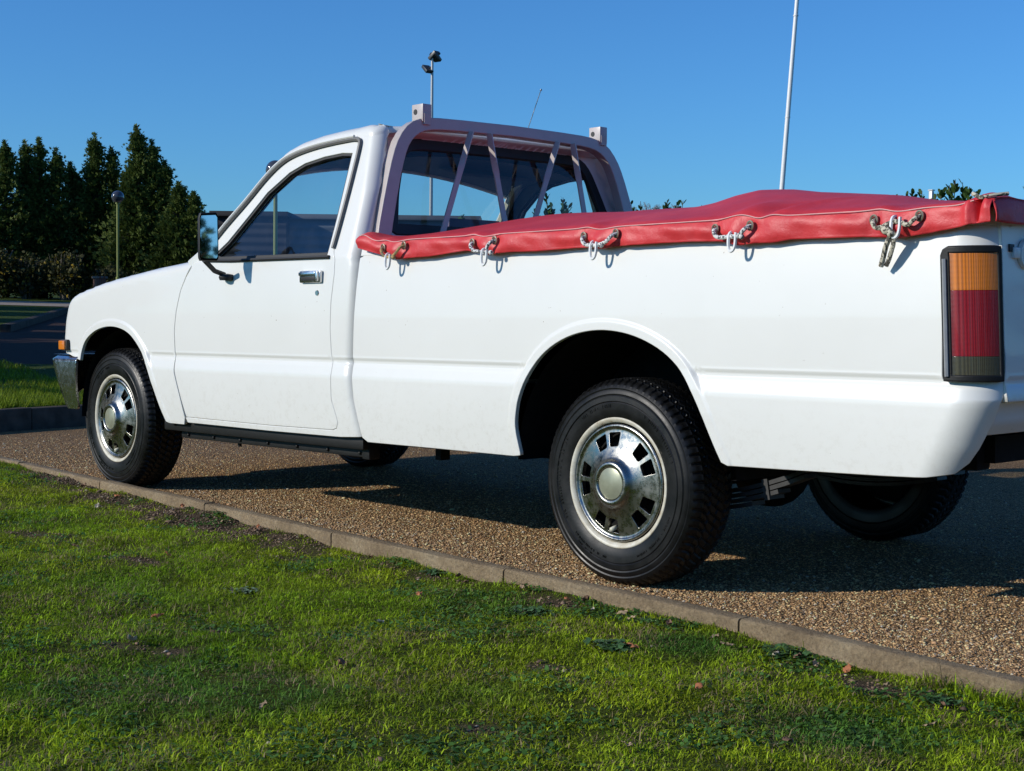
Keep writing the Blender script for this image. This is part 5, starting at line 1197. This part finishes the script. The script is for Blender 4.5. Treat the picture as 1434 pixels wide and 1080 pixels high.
def clad(name, c):
    m, n, b = newmat(name); co = coords(n); w_ = N(n, 'ShaderNodeTexWave', wave_type='BANDS', bands_direction='Z', Scale=1.6, Distortion=.3); n.links.new(co, w_.inputs['Vector']); nz = noise(n, co, 3, 5)
    r = ramp(n, [(0, tuple(x*.7 for x in c)), (.5, c), (1, tuple(x*1.15 for x in c))], nz.outputs[0]); n.links.new(r.outputs[0], b.inputs['Base Color']); b.inputs['Roughness'].default_value = .8; bump(n, b, w_.outputs['Fac'], .5, .05); return m
block(297, 400, 34, 299, 'flat_roofed_building', 'dark clad low building seen past the mirror and through the side window', clad('dark_cladding', (.025, .023, .028)), clad('dark_fascia', (.02, .02, .022)))
block(400.8, 668, 34.5, 302, 'flat_roofed_building', 'grey low building seen through the cab windows', clad('grey_cladding', (.13, .145, .17)), clad('grey_fascia', (.11, .115, .13)))
# laurel hedge: one long planted mass with sprigs standing out of its top
def laurel():
    root = empty('laurel_hedge', (-1.5, 8, 0), 'clipped green laurel hedge with sprigs above the tonneau cover', 'hedge')
    P = []; D = []; L = []
    xs_ = rng.uniform(-8.2, 4, 30000); yy = 8+rng.uniform(-.5, .5, 30000); top = np.interp(xs_, [-8, -5, -3, 4], [1.50, 1.58, 1.62, 1.60])+.05*np.sin(xs_*3)+.04*np.sin(xs_*7.3)
    zz = gz(xs_, yy)*0+top*(1-rng.random(30000)**1.5*.97); P.append(np.stack([xs_, yy, zz], 1))
    d_ = rng.normal(0, 1, (30000, 3)); d_[:, 2] += .7; D.append(d_); L.append(rng.uniform(.07, .13, 30000)); st = MB()
    for px, ty, k in ((880, 281, 1), (893, 279, 1), (930, 277, 2), (943, 280, 1), (952, 278, 1), (978, 284, 1), (1248, 270, 2), (1262, 268, 2), (1272, 262, 2), (1284, 264, 2), (1303, 268, 2), (1312, 262, 2), (1322, 256, 2), (1330, 248, 2), (1340, 252, 2), (1350, 258, 2), (1360, 266, 2), (1368, 272, 2), (645, 298, 2), (655, 306, 1), (708, 284, 2), (727, 292, 1), (748, 288, 1), (762, 271, 2), (770, 285, 2), (785, 274, 2), (793, 285, 2), (1150, 284, 1), (1200, 284, 1)):
        v = fw+r2*(px-717)/FPX; t = (8-CAM.y+rng.uniform(-.25, .25))/v.y; x = CAM.x+v.x*t; y = CAM.y+v.y*t; ztop_ = CAM.z+t*(fw.z+(r2.z*(px-717)+u2.z*(540-ty))/FPX); h = max(.5, ztop_-1.35)
        lx = rng.uniform(-.08, .08); st.tube([(x-lx, y, ztop_-h), (x-lx*.4, y, ztop_-h*.5), (x, y, ztop_-.03)], [.007, .005, .003], 5)
        m = 34*k; tt = rng.random(m)**.8*min(1., .55/h); an = np.arange(m)*2.4; P.append(np.stack([x-lx*tt, y+0*tt, ztop_-.05-h*tt], 1)); D.append(np.stack([np.cos(an), np.sin(an), .75+.7*(1-tt)], 1)); L.append(rng.uniform(.07, .12, m)*(1-.25*(1-tt)))
    P = np.concatenate(P); D = np.concatenate(D); D /= np.linalg.norm(D, axis=1)[:, None]; L = np.concatenate(L); n = len(P)
    S = np.cross(D, rng.normal(0, 1, (n, 3))); S /= np.linalg.norm(S, axis=1)[:, None]; Wd = S*(L*.22)[:, None]; up_ = np.array([0, 0, -.08])*L[:, None]
    V = np.stack([P, P+D*(L*.35)[:, None]+Wd, P+D*(L*.75)[:, None]+Wd*.8, P+D*L[:, None]+up_, P+D*(L*.75)[:, None]-Wd*.8, P+D*(L*.35)[:, None]-Wd], 1).reshape(-1, 3)
    mk('foliage', V, np.arange(n)[:, None]*6+np.array([[0, 1, 2, 3, 4, 5]]), LAUR, root, False)
    for x in np.arange(-8, 4, .5): st.tube([(x, 8, -.1), (x+.05, 8.05, .9), (x-.04, 7.97, 1.6)], [.03, .022, .012], 6)
    st.build('stems', BARK, root)
laurel()
p = at_px(1462, 18); conifer(p[0], p[1], 0, [(0, 0, 2.95, .42)], 1500, 'slim young conifer at the right edge of the view', L0=.16, group=None)
# bare tree far off
def bare_tree(px, d, ytop, lab):
    p = at_px(px, d); z0 = float(gz(*p)); h = .8247+(430-ytop)*d/FPX-z0; root = empty('bare_tree', (p[0], p[1], z0), lab, 'tree'); b = MB(); tw = MB()
    b.tube([(p[0], p[1], z0), (p[0]+.1, p[1], z0+h*.5)], [.25, .12], 8)
    def br(P, D, L, r, lev):
        Q = P+D*L; (b if lev < 2 else tw).tube([P, (P+Q)/2+np.array([0, 0, .03*L]), Q], [r, r*.8, r*.6], 5)
        if lev >= 5: return
        for i in range(3):
            d2 = D+rng.normal(0, .42, 3); d2[2] += .1; d2 /= np.linalg.norm(d2); br(Q, d2, L*.70, r*.55, lev+1)
    for i in range(5):
        a = i*1.257; D = np.array([math.cos(a)*.7, math.sin(a)*.7, .9]); D /= np.linalg.norm(D); br(np.array([p[0]+.1, p[1], z0+h*.42]), D, h*.21, .09, 1)
    b.build('trunk', BARK, root); tw.build('twigs', simple('grey_twig', (.22, .19, .17), .9), root)
bare_tree(912, 60, 277, 'bare grey tree far away past the rack')
# lamps and poles
GRNP = simple('lamp_post_green', (.20, .24, .05), .5, var=.1); GREYP = simple('galvanised_pole', (.42, .43, .43), .45, .3, var=.1); WHT = simple('white_pole', (.78, .78, .76), .4, var=.05)
def globe_mat():
    m, n, b = newmat('smoked_globe'); b.inputs['Base Color'].default_value = (.05, .055, .07, 1); b.inputs['Roughness'].default_value = .12; b.inputs['Coat Weight'].default_value = .6; return m
GLOBE = globe_mat()
def ball_lamp(px, d, yc, lab):
    p = at_px(px, d); z0 = float(gz(*p)); hz = px/1434*16-2; zc = .8247+(420+hz*.6-yc)*d/FPX; root = empty('lamp_post', (p[0], p[1], z0), lab, 'street lamp', 'ball topped lamp posts')
    b = MB(); b.tube([(p[0], p[1], z0-.1), (p[0], p[1], zc-.12)], .030, 10); b.tube([(p[0], p[1], z0-.1), (p[0], p[1], z0+.7)], .05, 10); b.tube([(p[0], p[1], zc-.16), (p[0], p[1], zc-.10)], .055, 10); b.build('pole', GRNP, root)
    b = MB(); b.ball((p[0], p[1], zc), .145, 14); b.build('lamp_globe', GLOBE, root)
ball_lamp(165.5, 35, 277, 'green lamp post with dark ball head in front of the conifers')
ball_lamp(385, 22, 239, 'green lamp post with dark ball head seen over the cab pillar')
p = at_px(601.5, 45); z0 = float(gz(*p)); zt_ = .8247+(427-88)*45/FPX; root = empty('floodlight_mast', (p[0], p[1], z0), 'tall grey floodlight pole rising behind the cab roof', 'light pole')
b = MB(); b.tube([(p[0], p[1], z0-.1), (p[0], p[1], zt_)], [.065, .04], 12); b.build('pole', GREYP, root)
for i, (a, rz, dz) in enumerate(((.9, .35, .08), (-.9, -.5, -.28), (2.5, .2, .12))):
    b = MB(); R = np.array((Matrix.Rotation(a+YAW, 3, 'Z') @ Matrix.Rotation(.7, 3, 'Y')))
    o_ = np.array([rt.x, rt.y, 0])*rz*.28; b.box(np.array([p[0], p[1], zt_+dz-.05])+o_, (.32, .26, .10), R, bev=.02); b.tube([(p[0], p[1], zt_-.1+dz*.5), tuple(np.array([p[0], p[1], zt_+dz-.05])+o_)], .02, 6); b.build('floodlight', simple('floodlight_black', (.03, .035, .04), .4), root)
p = at_px(1089, 25); lean = np.array([rt.x, rt.y])*math.tan(math.radians(3.4)); root = empty('flagpole', (p[0], p[1], 0), 'white flagpole leaning slightly behind the tonneau cover', 'flagpole')
zb = .8247+(431-268)*25/FPX; b = MB(); P = [(p[0]+lean[0]*(z-zb), p[1]+lean[1]*(z-zb), z) for z in (-.1, 2.0, 3.6, 5.2, 7.5)]; b.tube(P, [.045, .042, .040, .036, .03], 14)
for z in (3.98, 5.65): b.tube([(p[0]+lean[0]*(z-zb), p[1]+lean[1]*(z-zb), z-.01), (p[0]+lean[0]*(z-zb), p[1]+lean[1]*(z-zb), z+.01)], .044, 14)
b.build('pole', WHT, root); b = MB(); b.lathe([(.12, 0), (.12, .02), (.05, .04), (.04, .08)], (P[0][0], P[0][1], -.0), 'z', 16); b.build('base_plate', GREYP, root)
p = at_px(1297, 16.5); b = MB(); b.box((p[0], p[1], 1.06), (.045, .045, 2.12), bev=.008); b.box((p[0], p[1], 2.13), (.055, .055, .012)); o = b.build('post', GREYP, None); tag(o, 'pale square post top showing among the hedge sprigs', 'post')
# card sign standing on the dashboard
sg_ = empty('sign_card', (.95, .45, 1.1), 'dark striped sign card standing inside the cab behind the windscreen', 'sign')
def bar(c, d, m, nm):
    b = MB(); b.box(c, d, bev=.002); return b.build(nm, m, sg_)

SGM = [simple('sign_purple', (.10, .05, .12), .5), simple('sign_orange', (.35, .12, .04), .5), simple('sign_white', (.5, .5, .5), .5), simple('sign_red', (.30, .04, .06), .5)]
SC = np.array([0.98, .50, 1.12])
bar(SC, (.012, .34, .16), SGM[0], 'board')
bar(SC+np.array([.008, 0, .015]), (.004, .33, .030), SGM[1], 'colour_band'); bar(SC+np.array([.008, 0, -.020]), (.004, .33, .012), SGM[2], 'colour_band'); bar(SC+np.array([.008, -.04, -.048]), (.004, .22, .020), SGM[3], 'colour_band')
